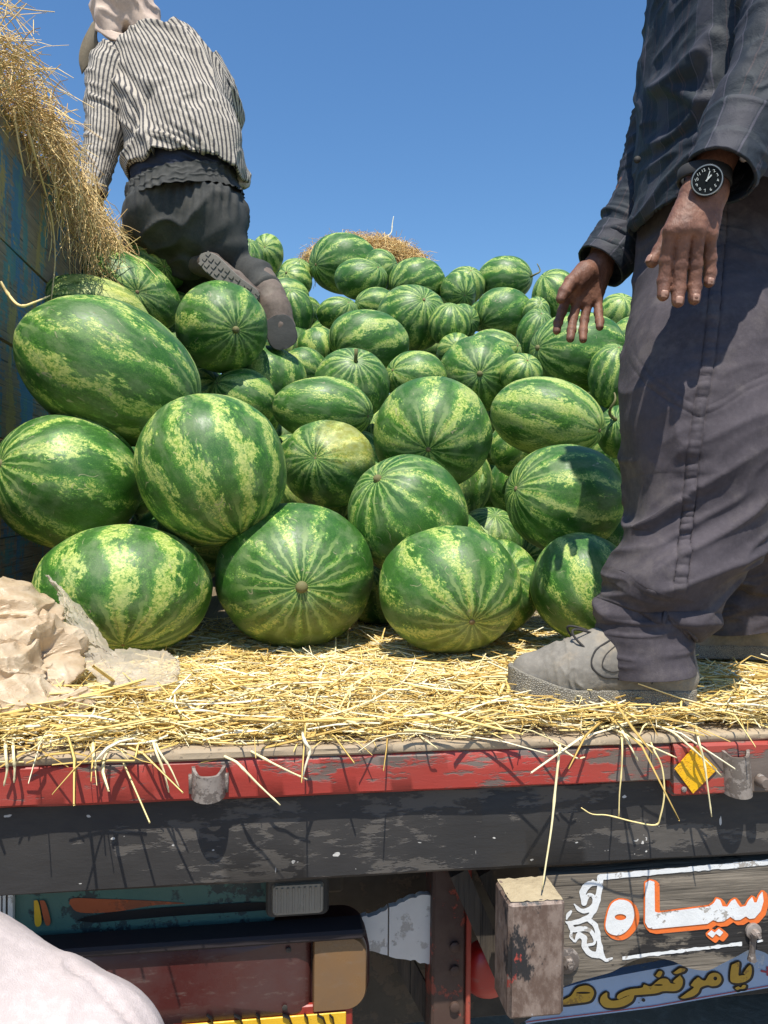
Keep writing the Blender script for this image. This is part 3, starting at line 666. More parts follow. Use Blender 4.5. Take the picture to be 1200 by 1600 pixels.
# melons: px, py of the centre and half sizes as seen, tilt, pole (u,v), tone, stripes, yellow, stem, distance, label
MEL = [
(195, 923, 138, 107, 0, (-0.02, -0.83), 0.62, 10, 0.15, 0, 1.707, 'squat watermelon with a pale scar down its side beside the torn plastic sheet'),
(331, 733, 118, 121, 0, (0.36, -0.9), 0.6, 11, 0, 0, 1.796, 'big boldly striped watermelon resting on top of two front row watermelons'),
(462, 899, 124, 116, 0, (0.08, -0.17), 0.25, 11, 0.35, 1, 1.847, 'plain green watermelon with a round stem scar facing out, half shaded, in the front row'),
(703, 920, 113, 101, 0, (0.33, -0.55), 0.48, 10, 0.45, 0, 1.731, 'front row watermelon with a star of pale rays low on its face'),
(637, 805, 96, 96, 0, (-0.52, 0.63), 0.3, 10, 0.1, 1, 1.956, 'round watermelon with its stem scar at upper left, just above the front row'),
(513, 725, 75, 69, 0, (-0.3, 0.15), 0.4, 11, 1, 0, 2.220, 'watermelon with a bright yellow ground patch around its blossom end'),
(676, 678, 94, 89, 0, (-0.08, -0.3), 0.55, 9, 0.1, 0, 2.316, 'large watermelon with wide pale rays spreading up from its low blossom end'),
(855, 653, 91, 64, -13, (0.97, -0.05), 0.85, 9, 0.3, 0, 2.450, "oval yellowish green watermelon lying lengthwise beside the standing man's thigh"),
(882, 779, 95, 87, 0, (-0.85, 0.2), 0.4, 12, 0, 0, 2.041, "watermelon with dry brown scars and half its face in the standing man's shadow"),
(910, 916, 82, 85, 0, (0.5, -0.84), 0.45, 9, 0.1, 0, 1.798, "shaded watermelon on the straw just behind the standing man's shoe"),
(785, 915, 62, 72, 0, (0.1, 0.3), 0.55, 9, 0.1, 0, 1.925, 'small watermelon wedged behind two front row watermelons near the shoe'),
(106, 753, 112, 107, 0, (-0.9, 0.25), 0.42, 10, 0.1, 1, 1.860, 'dark watermelon with level stripes at the left side, above the crumpled plastic'),
(176, 582, 146, 109, -24, (0.985, 0), 0.45, 10, 0.2, 0, 1.944, 'very large oblong watermelon tilted down to the right beside the blue plank wall'),
(146, 492, 87, 60, -8, (-0.85, 0.2), 0.92, 8, 0.5, 0, 2.464, 'pale yellow green watermelon behind the very large oblong one at the plank wall'),
(207, 457, 79, 55, -30, (0.08, 0.1), 0.45, 11, 0, 0, 2.921, 'watermelon with fine dark lines meeting at a centred blossom end, behind the pale yellow one'),
(239, 409, 57, 49, -5, (0.35, -0.1), 0.5, 9, 0, 0, 3.247, "watermelon with brown scars tucked under the kneeling man's left thigh"),
(346, 511, 72, 71, 0, (0.35, -0.05), 0.33, 10, 0.1, 1, 2.805, "round watermelon with a knobbly stem scar just below the kneeling man's boots"),
(418, 398, 26, 32, 0, (-0.2, 0.4), 0.88, 11, 0, 0, 4.938, 'small pale watermelon against the sky just to the right of the kneeling man'),
(385, 405, 28, 32, 0, (0.2, 0.9), 0.3, 9, 0, 0, 4.716, "dark watermelon mostly hidden behind the kneeling man's hip"),
(463, 428, 27, 24, 0, (0.2, 0.9), 0.75, 9, 0, 0, 4.642, 'pale small watermelon on the skyline left of the big domed one'),
(460, 441, 28, 28, 0, (-0.5, 0.55), 0.75, 9, 0, 1, 4.480, 'light watermelon with a tiny stem below the skyline left of the big domed one'),
(445, 462, 38, 28, 0, (-0.9, 0.2), 0.62, 8, 0, 0, 4.167, 'pale watermelon just above the boot of the kneeling man'),
(459, 488, 31, 39, 0, (-0.2, 0.9), 0.4, 9, 0, 0, 3.929, 'upright dark striped watermelon touching the brown boot'),
(536, 412, 54, 48, 0, (-0.86, -0.05), 0.35, 9, 0.25, 0, 4.580, 'big domed watermelon on the skyline in front of the straw heap'),
(565, 437, 43, 33, -6, (0.6, 0.7), 0.35, 10, 0, 0, 4.268, 'greyish finely striped watermelon in front of the big domed one'),
(528, 489, 34, 26, 6, (0.6, 0.6), 0.42, 11, 0, 0, 3.952, 'small round watermelon below the dark gap under the domed one'),
(588, 478, 34, 29, 0, (-0.9, 0.2), 0.55, 8, 0, 0, 4.033, 'pale watermelon peeping over the left shoulder of the watermelon with a sunburst of thin lines'),
(643, 498, 57, 52, 0, (0.38, 0.62), 0.38, 13, 0, 0, 3.801, 'watermelon with a sunburst of thin lines from its upper end, centre of the upper pile'),
(577, 533, 64, 49, -10, (-0.75, -0.55), 0.5, 9, 0, 0, 3.352, 'watermelon with bold slanting stripes just above the one with an upright stem'),
(550, 601, 61, 58, 0, (0.1, 0.68), 0.28, 10, 0, 2, 2.921, 'watermelon with a short dark stem standing up from its top'),
(497, 545, 36, 34, 0, (0.3, -0.8), 0.6, 9, 0, 0, 3.461, "small bright watermelon to the right of the brown boot's sole"),
(475, 575, 37, 33, 0, (0.8, -0.4), 0.4, 8, 0, 0, 3.250, "small dull watermelon below the brown boot's sole"),
(419, 590, 63, 50, -12, (0.35, -0.9), 0.62, 9, 0.1, 0, 3.021, "watermelon with broad light bands below the kneeling man's boots"),
(381, 622, 53, 46, -20, (-0.93, 0.15), 0.62, 8, 0.1, 0, 2.838, 'watermelon with level light bands just above the big boldly striped one'),
(320, 612, 34, 37, 0, (0.5, 0.5), 0.65, 8, 0, 0, 3.015, 'sliver of a light green watermelon behind the tail of the very large oblong one'),
(505, 640, 79, 52, -4, (0.96, -0.1), 0.48, 8, 0.1, 0, 2.655, 'wide oval watermelon with level bands above the one with the yellow ground patch'),
(650, 590, 50, 43, 0, (-0.8, 0.3), 0.6, 7, 0.2, 0, 3.055, 'low light watermelon right of the one with an upright stem'),
(749, 584, 64, 61, 0, (0.01, 0), 0.35, 9, 0.1, 1, 3.206, 'grey green watermelon with a pale stem scar dead centre facing out'),
(770, 552, 46, 38, 0, (0.9, 0.3), 0.68, 8, 0.2, 0, 3.417, 'pale watermelon behind the grey green one with the centred stem scar'),
(712, 548, 30, 28, 0, (0, 0.3), 0.7, 12, 0, 0, 3.534, 'tiny pale watermelon between the sunburst watermelon and the grey green one'),
(815, 585, 34, 34, 0, (0.3, 0.7), 0.65, 8, 0.3, 0, 3.035, 'sliver of a speckled watermelon at the right shoulder of the grey green one'),
(903, 551, 76, 64, -4, (-0.87, 0.1), 0.42, 11, 0.1, 1, 3.246, "large watermelon lying lengthwise below the standing man's open far hand"),
(787, 490, 47, 41, -8, (-0.7, -0.5), 0.33, 8, 0.35, 0, 4.017, 'dark glossy watermelon with a yellow underside in the upper right of the pile'),
(789, 436, 44, 36, 0, (0.97, 0.05), 0.36, 9, 0, 3, 4.432, 'dark watermelon on the skyline with a thin curled stem at its side'),
(868, 464, 38, 42, 0, (-0.5, 0.8), 0.6, 9, 0, 0, 4.068, 'light striped watermelon on the skyline beside the far hand'),
(716, 456, 29, 32, 0, (0.4, -0.2), 0.45, 11, 0, 0, 4.193, 'watermelon with fine swirled stripes on the skyline, between straw mound and dark ones'),
(727, 446, 32, 30, 0, (0.3, 0.8), 0.7, 9, 0, 0, 4.365, 'pale watermelon showing its top on the skyline behind the finely swirled one'),
(651, 442, 45, 38, 0, (-0.85, -0.35), 0.42, 14, 0, 0, 4.258, 'finely striped watermelon just below the right end of the straw heap'),
(702, 508, 34, 34, 0, (0.1, 0.95), 0.55, 12, 0, 0, 3.639, 'upright striped watermelon half hidden right of the sunburst watermelon'),
(722, 502, 28, 27, 0, (0.5, 0.1), 0.45, 12, 0, 0, 3.934, 'small watermelon with ringed markings left of the dark glossy one'),
(838, 492, 22, 28, 0, (0.3, 0.7), 0.6, 9, 0, 0, 3.900, 'sliver of a watermelon between the dark glossy one and the light skyline one'),
(836, 525, 30, 42, -12, (0.1, 0.9), 0.25, 8, 0, 0, 3.668, 'plain dull green watermelon behind the dark glossy one'),
(965, 492, 34, 33, 0, (0.3, 0.8), 0.9, 9, 0.1, 0, 3.954, "bright pale watermelon between the far hand and the man's hip"),
(985, 537, 34, 42, 0, (0.7, 0.5), 0.85, 8, 0.1, 0, 3.515, 'bright watermelon behind the one below the far hand, at the hip'),
(956, 589, 38, 52, 0, (0.3, 0.92), 0.5, 12, 0.1, 0, 3.048, "upright evenly striped watermelon beside the standing man's thigh"),
(975, 675, 44, 44, 0, (-0.3, 0.5), 0.3, 8, 0, 3, 2.641, "dull green watermelon with a dry curled stem beside the man's knee"),
(593, 424, 30, 34, 0, (0.8, 0.4), 0.55, 8, 0, 0, 4.435, 'watermelon squeezed between the big domed one and the finely striped one under the heap'),
(1250, 800, 75, 75, 0, (0.3, 0.8), 0.6, 9, 0, 0, 2.056, "watermelon seen behind the standing man's knee at the right border"),
(1252, 900, 70, 70, 0, (0.3, -0.8), 0.8, 9, 0.2, 0, 1.913, "pale watermelon low behind the standing man's calf at the right border"),
]
FILL = [[0.468, 2.159, 0.209, 0.129], [0.974, 2.986, 0.412, 0.142], [1.738, 1.756, 0.193, 0.118], [0.995, 5.36, 1.45, 0.141], [1.233, 3.614, 0.282, 0.153], [0.376, 5.446, 0.372, 0.129], [0.136, 4.788, 0.585, 0.152], [0.389, 4.194, 0.422, 0.137], [-0.066, 5.757, 0.424, 0.151], [0.344, 3.441, 0.59, 0.155], [0.046, 5.318, 0.687, 0.129], [0.073, 3.513, 0.5, 0.142], [1.717, 4.207, 0.601, 0.1], [1.712, 5.562, 0.304, 0.108], [0.006, 6.051, 0.439, 0.116], [0.622, 5.712, 1.03, 0.137], [1.318, 2.357, 0.438, 0.158], [1.277, 4.611, 1.252, 0.138], [1.655, 1.949, 0.362, 0.12], [0.939, 3.599, 0.237, 0.146], [1.701, 5.934, 0.875, 0.125], [0.966, 2.803, 0.167, 0.103], [0.161, 4.414, 0.214, 0.147], [1.304, 2.566, 0.204, 0.103], [1.119, 3.932, 0.194, 0.135], [1.485, 5.559, 0.746, 0.146], [-0.295, 2.457, 0.189, 0.143], [1.301, 4.82, 0.633, 0.107], [0.665, 2.385, 0.224, 0.109], [0.044, 4.058, 0.654, 0.148], [0.929, 2.539, 0.17, 0.116], [1.702, 2.389, 0.446, 0.143], [0.121, 2.966, 0.499, 0.11], [0.455, 4.913, 0.317, 0.112], [0.985, 3.562, 0.688, 0.15], [-0.173, 3.781, 0.198, 0.135], [1.509, 3.076, 0.135, 0.108], [-0.43, 3.183, 0.561, 0.109], [0.572, 5.945, 0.258, 0.131], [1.623, 3.359, 0.267, 0.106], [0.823, 5.809, 0.634, 0.1], [1.318, 4.971, 1.55, 0.102], [-0.186, 2.207, 0.256, 0.127], [1.154, 3.045, 0.214, 0.138], [1.217, 4.2, 0.873, 0.156], [-0.407, 4.533, 0.206, 0.139], [-0.11, 5.61, 0.78, 0.16], [-0.255, 3.374, 0.202, 0.141], [1.002, 5.031, 1.394, 0.132], [0.357, 5.765, 1.498, 0.137], [0.202, 4.48, 0.737, 0.144], [0.186, 5.201, 0.239, 0.145], [1.405, 5.257, 0.434, 0.137], [1.575, 5.113, 0.932, 0.157], [0.591, 2.655, 0.417, 0.157], [1.751, 3.715, 0.356, 0.118], [1.68, 2.866, 0.501, 0.134], [1.559, 5.747, 0.506, 0.157], [0.445, 4.615, 0.86, 0.158], [1.562, 2.37, 0.202, 0.118], [1.541, 4.691, 0.178, 0.109], [1.356, 2.95, 0.547, 0.151], [0.268, 2.748, 0.376, 0.143], [0.993, 2.153, 0.233, 0.126], [0.907, 3.296, 0.386, 0.128], [1.742, 2.573, 0.302, 0.103], [1.022, 4.363, 0.182, 0.108], [1.173, 5.823, 1.629, 0.154], [-0.417, 3.107, 0.313, 0.112], [-0.023, 4.644, 0.347, 0.158], [1.731, 5.657, 0.862, 0.149], [1.486, 4.37, 0.185, 0.107], [1.736, 3.208, 0.7, 0.128], [1.103, 1.911, 0.201, 0.101], [0.295, 5.855, 0.45, 0.149], [0.131, 2.517, 0.377, 0.13], [0.63, 3.043, 0.436, 0.127], [1.041, 3.288, 0.72, 0.14], [1.277, 5.515, 1.538, 0.139], [-0.456, 2.384, 0.41, 0.115], [1.459, 2.662, 0.626, 0.12], [1.54, 6.032, 0.69, 0.143], [0.789, 2.952, 0.181, 0.118], [-0.103, 2.648, 0.246, 0.149], [0.325, 4.39, 1.24, 0.143], [0.556, 4.078, 0.554, 0.103], [1.099, 4.053, 0.653, 0.144], [1.489, 2.14, 0.387, 0.105], [-0.441, 2.612, 0.397, 0.109], [1.238, 2.798, 0.315, 0.104], [0.398, 3.377, 0.233, 0.144], [1.578, 4.92, 0.324, 0.146], [0.838, 5.559, 0.899, 0.14], [1.411, 3.971, 0.195, 0.132], [0.355, 6.005, 1.676, 0.129], [1.313, 2.212, 0.194, 0.116], [1.158, 4.443, 0.623, 0.129], [1.366, 3.141, 0.348, 0.125], [0.415, 3.797, 0.364, 0.108], [1.294, 4.978, 0.284, 0.154], [1.623, 3.861, 0.686, 0.154], [0.092, 5.497, 0.355, 0.117], [1.561, 3.499, 0.853, 0.119], [1.538, 3.529, 0.544, 0.101], [0.18, 4.888, 0.836, 0.126], [1.162, 4.752, 0.433, 0.136], [0.026, 6.029, 0.989, 0.112], [0.875, 2.724, 0.539, 0.114], [1.784, 3.328, 0.447, 0.103], [0.942, 4.791, 1.296, 0.106], [0.19, 5.101, 1.552, 0.112], [0.697, 6.074, 0.96, 0.158], [1.312, 3.203, 0.668, 0.138], [0.053, 3.539, 0.25, 0.123], [0.32, 3.025, 0.521, 0.102], [0.494, 5.01, 0.759, 0.154], [1.656, 5.777, 0.155, 0.143], [1.133, 2.425, 0.159, 0.107], [-0.417, 5.047, 1.08, 0.102], [-0.073, 4.864, 0.847, 0.114], [-0.526, 3.774, 0.384, 0.102], [1.718, 3.855, 1.018, 0.148], [0.482, 4.705, 0.377, 0.115], [-0.523, 4.214, 0.179, 0.111], [1.477, 4.634, 0.737, 0.122], [1.699, 2.978, 0.856, 0.109], [1.521, 2.439, 0.658, 0.112], [-0.525, 3.936, 0.158, 0.107], [1.592, 2.841, 0.259, 0.106], [0.434, 2.809, 0.18, 0.109], [1.743, 3.606, 0.612, 0.105], [-0.292, 4.832, 0.144, 0.113], [0.446, 3.18, 0.601, 0.123], [-0.089, 3.659, 0.732, 0.119], [-0.489, 3.436, 0.219, 0.109], [1.217, 4.177, 0.324, 0.11], [1.484, 5.559, 0.234, 0.106], [0.583, 5.419, 0.625, 0.144], [1.784, 2.224, 0.127, 0.107], [0.813, 3.249, 0.146, 0.134], [1.587, 6.052, 0.225, 0.11]]
FLAB = {"28": "dark patch of watermelon between brown-scarred half shaded one and small wedged one", "54": "dark patch of watermelon between large wide-rayed one and round one with upper-left stem", "107": "dark patch of watermelon between lengthwise yellowish oval and brown-scarred half shaded one", "1": "tiny deep patch of watermelon behind the brown-scarred half shaded one", "42": "dark patch of watermelon between pale-scarred squat one and big boldly striped one", "75": "dark patch of watermelon between yellow patched one and stem-scarred front row one", "26": "dark patch of watermelon between pale-scarred squat one and stem-scarred front row one", "30": "dark patch of watermelon between brown-scarred half shaded one and shaded one by the shoe", "63": "tiny deep sliver of watermelon behind the brown-scarred half shaded one", "114": "dark sliver of watermelon between yellow patched one and large wide-rayed one", "0": "dark sliver of watermelon between ray-starred front row one and round one with upper-left stem", "110": "green sliver of watermelon between the boot's upright one and the small round one", "132": "dark sliver of watermelon between large wide-rayed one and wide level-banded oval", "146": "green sliver of watermelon between knobbly-scarred round one and very large oblong one", "88": "dark sliver of watermelon between big boldly striped one and dark level-striped one", "109": "green sliver of watermelon between low light one and sunburst one", "29": "dark sliver of watermelon between wide level-banded oval and big boldly striped one", "61": "dark sliver of watermelon between brown-scarred half shaded one and dull one by the knee", "64": "tiny deep sliver of watermelon behind the large wide-rayed one", "141": "green sliver of watermelon between fine-lined one and knobbly-scarred round one", "133": "dark sliver of watermelon between big boldly striped one and level-banded one", "84": "green sliver of watermelon between the boot sole's bright one and the small round one", "11": "dark sliver of watermelon between big boldly striped one and yellow patched one", "79": "dark sliver of watermelon between dark level-striped one and very large oblong one", "68": "dark sliver of watermelon between dark level-striped one and pale-scarred squat one", "134": "tiny deep sliver of watermelon behind the dark level-striped one", "77": "dark sliver of watermelon between large wide-rayed one and lengthwise yellowish oval", "32": "dark sliver of watermelon between yellow patched one and wide level-banded oval", "112": "green sliver of watermelon between lengthwise yellowish oval and dull one by the knee", "41": "green sliver of watermelon between dark glossy one and ringed small one", "34": "faint shaded sliver of watermelon behind the large wide-rayed one", "86": "thin sliver of watermelon behind the large wide-rayed one", "62": "dark sliver of watermelon between round one with upper-left stem and stem-scarred front row one", "129": "dark sliver of watermelon between stem-scarred front row one and ray-starred front row one", "148": "green sliver of watermelon between tiny-stemmed light one and skyline one by the man", "102": "green sliver of watermelon between lengthwise yellowish oval and evenly striped one at the thigh", "78": "green sliver of watermelon between centred-scar grey green one and ringed small one"}
# ------------------------------------------------------------------ watermelon skin
def melon_mat():
    t = NT('watermelon_skin'); pm = t.attr('pm', 'GEOMETRY', 'Vector')
    seed = t.attr('seed', 'OBJECT'); tone = t.attr('tone', 'OBJECT'); nst = t.attr('stripes', 'OBJECT'); yel = t.attr('yellow', 'OBJECT')
    spot = t.attr('spot', 'OBJECT', 'Vector')
    x, y, z = t.sep(pm)[:3]
    sv = t.comb(t.M('MULTIPLY', seed, 13.1), t.M('MULTIPLY', seed, 7.7), t.M('MULTIPLY', seed, 3.3))
    def off(sc): 
        v = t.n('VectorMath', operation='MULTIPLY_ADD'); t.set(v.inputs[0], pm); t.set(v.inputs[1], sc); t.set(v.inputs[2], sv); return v.outputs[0]
    cl = off((1, 1, .42)); cu = off((1, 1, 1))
    rad = t.M('SQRT', t.M('SUBTRACT', 1.0, t.M('MULTIPLY', z, z)))
    nA = t.noise(cu, 1.8, 3, .5); nB = t.noise(cl, 6.5, 4, .6); nC = t.noise(cl, 20, 5, .72); nD = t.noise(cu, 70, 5, .78); nE = t.noise(cu, 26, 4, .7, .6)
    phi = t.M('ARCTAN2', y, x)
    wv = t.M('ADD', t.M('MULTIPLY', t.M('SUBTRACT', nC, .5), .40), t.M('ADD', t.M('MULTIPLY', t.M('SUBTRACT', nA, .5), .75), t.M('MULTIPLY', t.M('SUBTRACT', nB, .5), .42)))
    phi2 = t.M('ADD', phi, t.M('MULTIPLY', wv, rad))
    s = t.M('SINE', t.M('MULTIPLY', phi2, nst))
    ww = t.M('MULTIPLY', t.M('SINE', t.M('ADD', t.M('MULTIPLY', phi2, 3), t.M('MULTIPLY', seed, 40.))), .22)
    q = t.M('ADD', t.M('MULTIPLY', s, .70), t.M('MULTIPLY', t.M('SUBTRACT', nC, .5), 2.9))
    q = t.M('ADD', q, t.M('MULTIPLY', t.M('SUBTRACT', nB, .5), 1.6)); q = t.M('ADD', q, ww)
    q = t.M('ADD', q, t.M('MULTIPLY', t.M('SUBTRACT', nD, .5), 2.2)); q = t.M('ADD', q, t.M('MULTIPLY', t.M('SUBTRACT', nE, .5), 1.5))
    q = t.M('ADD', q, t.M('MULTIPLY', t.M('SUBTRACT', tone, .5), 1.5))
    light = t.step(q, .40, .58); half = t.step(q, -.35, .35)
    # fine meridian lines
    fl = t.M('SINE', t.M('MULTIPLY', t.M('ADD', phi, t.M('MULTIPLY', t.M('SUBTRACT', nB, .5), .25)), t.M('MULTIPLY', nst, 2.0)))
    pol = t.step(t.M('ABSOLUTE', z), .55, .95)
    dark = t.mix(nC, (.015, .068, .011), (.042, .145, .019)); mid = t.mix(nC, (.042, .160, .020), (.12, .30, .040))
    lt = t.mix(t.step(nE, .38, .62), (.17, .32, .045), (.56, .61, .17)); lt = t.mix(t.M('MULTIPLY', t.step(nA, .5, .75), .6), lt, (.48, .55, .18))
    c = t.mix(half, dark, mid); c = t.mix(t.M('MULTIPLY', t.step(nD, .5, .62), .5), c, (.10, .25, .035)); c = t.mix(t.M('MULTIPLY', light, .93), c, lt)
    ray = t.M('MULTIPLY', t.step(fl, .45, .9), t.M('MULTIPLY', pol, .62)); c = t.mix(ray, c, (.34, .46, .15))
    ray2 = t.M('MULTIPLY', t.step(fl, -.6, -.97), t.M('MULTIPLY', pol, .42)); c = t.mix(ray2, c, (.006, .035, .008))
    # yellow ground patch; on undersides it also paints in the bounce light
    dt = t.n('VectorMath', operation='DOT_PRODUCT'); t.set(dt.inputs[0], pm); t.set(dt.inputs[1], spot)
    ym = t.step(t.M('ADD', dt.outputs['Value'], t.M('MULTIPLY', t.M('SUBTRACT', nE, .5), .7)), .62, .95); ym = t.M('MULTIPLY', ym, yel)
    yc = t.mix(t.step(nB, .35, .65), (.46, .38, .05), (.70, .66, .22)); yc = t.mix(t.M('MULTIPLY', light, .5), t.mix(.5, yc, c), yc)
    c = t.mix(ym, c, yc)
    # waxy bloom, dust and dry scars
    bl = t.M('MULTIPLY', t.step(t.noise(off((1.2, 1.2, .8)), 3.1, 6, .65), .42, .72), .38); c = t.mix(bl, c, (.26, .33, .17))
    sc = t.M('ADD', t.noise(off((1.6, 1, .7)), 2.3, 7, .74), t.M('MULTIPLY', t.M('SUBTRACT', nD, .5), .12)); scm = t.M('MULTIPLY', t.step(sc, .675, .71), .7); c = t.mix(scm, c, (.36, .31, .19))
    ln = t.M('ABSOLUTE', t.M('SUBTRACT', t.noise(off((1, 1, .5)), 2.2, 2, .5), .5)); lnm = t.M('MULTIPLY', t.step(ln, .006, .0015), t.step(nB, .52, .58)); c = t.mix(t.M('MULTIPLY', lnm, .6), c, (.42, .36, .24))
    h = t.M('ADD', t.M('MULTIPLY', light, .25), t.M('MULTIPLY', nC, .5)); h = t.M('ADD', h, t.M('MULTIPLY', scm, 1.))
    ro = t.M('ADD', t.step(nC, .3, .7, .36, .54), t.M('MULTIPLY', t.M('ADD', bl, scm), .5))
    return t.done(c, ro, 0, t.bump(h, .22, .0025), Specular_IOR_Level=.45)
M_MEL = melon_mat(); M_STEM = mat_plain('dry_stem', (.16, .15, .06), .8, 0, .4, 60, .5); M_SCAR = mat_plain('blossom_scar', (.22, .16, .08), .9, 0, .4, 80, .5)
def melon(name, C, ax, E3, pole, tone, ns, yel, stem, label, group='watermelons heaped on the truck bed', seed=None, spotdir=None, nu=52, nv=34, lump=.022):
    """C centre, ax three half sizes along the rows of E3, pole unit vector in that frame"""
    seed = rng.random() if seed is None else seed
    pole = nrm(np.array(pole)); e1 = nrm(np.cross(pole, A(.3, .9, .2))); e2 = np.cross(pole, e1)
    lat = np.linspace(0, np.pi, nv); lon = np.linspace(0, 2*np.pi, nu, endpoint=False)
    LA, LO = np.meshgrid(lat, lon, indexing='ij'); pm = np.stack([np.sin(LA)*np.cos(LO), np.sin(LA)*np.sin(LO), np.cos(LA)], -1).reshape(-1, 3)
    s = pm[:, :1]*e1+pm[:, 1:2]*e2+pm[:, 2:]*pole
    r = 1+lump*1.3*noise(pm*1.3+seed*50, 3)+lump*.5*noise(pm*3+seed*20, 5)
    r *= 1+.0035*np.cos(ns*LO.ravel())*np.sin(LA.ravel())
    r -= .045*np.exp(-(LA.ravel()/.15)**2)+.03*np.exp(-((np.pi-LA.ravel())/.13)**2)
    v = C+(s*r[:, None]*ax)@E3
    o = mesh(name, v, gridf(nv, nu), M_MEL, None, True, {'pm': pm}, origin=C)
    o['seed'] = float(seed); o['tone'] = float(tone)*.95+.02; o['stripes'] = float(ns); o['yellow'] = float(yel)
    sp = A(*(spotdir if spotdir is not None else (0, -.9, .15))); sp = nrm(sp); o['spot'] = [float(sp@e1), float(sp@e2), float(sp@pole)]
    tag(o, label, 'watermelon', group)
    P = C+(pole*.955*ax)@E3; N = nrm((pole/ax)@E3); R = float(np.mean(ax)); tdir = nrm(np.cross(N, A(.2, .1, 1)))
    if stem == 1:
        b = MB(); b.tube([P-N*.01, P+N*R*.012, P+N*R*.055, P+N*R*.07], [R*.085, R*.072, R*.055, R*.03], 12, ref=tdir); b.build('stem_scar', M_STEM, o, True)
    elif stem == 2:
        b = MB(); b.tube([P-N*.01, P+N*R*.04, P+N*R*.12+UPW*.012, P+N*R*.16+UPW*.03], [R*.07, R*.05, R*.045, R*.05], 9, ref=tdir); b.build('stem', M_STEM, o, True)
    elif stem == 3:
        k = np.linspace(0, 1, 12)[:, None]; pts = P+N*(.05*np.sin(k*2.4))+UPW*(.07*k*k)+tdir*.012*np.sin(k*6); MB().tube(pts, np.linspace(.006, .0028, 12), 7, ref=tdir).build('stem', M_STEM, o, True)
    else:
        b = MB(); b.tube([P-N*.008, P+N*R*.006, P+N*R*.012], [R*.045, R*.042, R*.02], 10, ref=tdir); b.build('blossom_scar', M_SCAR, o, True)
    return o
UPW = A(0, 0, 1)
for i, (px, py, a, b, rot, pole, tone, ns, yel, stem, d, lab) in enumerate(MEL):
    c, s_ = math.cos(math.radians(rot)), math.sin(math.radians(rot))
    # frame square to the line of sight through the melon
    los = nrm(V(px, py, 1)-CAM); r_ = nrm(np.cross(los, UP)); u_ = np.cross(r_, los)
    E3 = np.array([r_*c+u_*s_, -r_*s_+u_*c, -los]); h = math.hypot(*pole); w = math.sqrt(max(0, 1-h*h)); gm = math.sqrt(a*b)
    az = gm*1.08 if h < .6 else min(a, b)*1.02
    st = math.cos(math.atan(math.hypot(px-600, py-800)/FPX))
    k = d/FPX
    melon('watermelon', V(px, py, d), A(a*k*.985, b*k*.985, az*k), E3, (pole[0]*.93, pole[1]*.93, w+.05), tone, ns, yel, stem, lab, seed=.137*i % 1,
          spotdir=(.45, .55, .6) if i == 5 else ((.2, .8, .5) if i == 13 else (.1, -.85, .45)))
rf = np.random.default_rng(5)
FILL += [[*map(float, V(*q[:3])), q[3]] for q in ((268, 505, 3.28, .14), (330, 480, 3.55, .15), (385, 475, 3.62, .13), (400, 455, 4.8, .13), (372, 460, 4.5, .13), (290, 555, 3.25, .13), (235, 470, 3.6, .14), (418, 437, 5.1, .12), (150, 440, 3.3, .12), (452, 545, 3.95, .14), (590, 915, 2.2, .112), (560, 870, 2.35, .12))]
for i, (x, y, z, R) in enumerate(FILL):
    p = nrm(rf.normal(size=3)); E3 = np.eye(3)
    melon('watermelon', A(x, y, z), A(R, R*.97, R*.96), E3, p, rf.uniform(.3, .65), int(rf.integers(8, 12)), .1, 0,
          FLAB.get(str(i), 'watermelon buried deep inside the heap where the outer ones cover it'), 'watermelons sunk inside the heap', nu=32, nv=20, lump=.012)
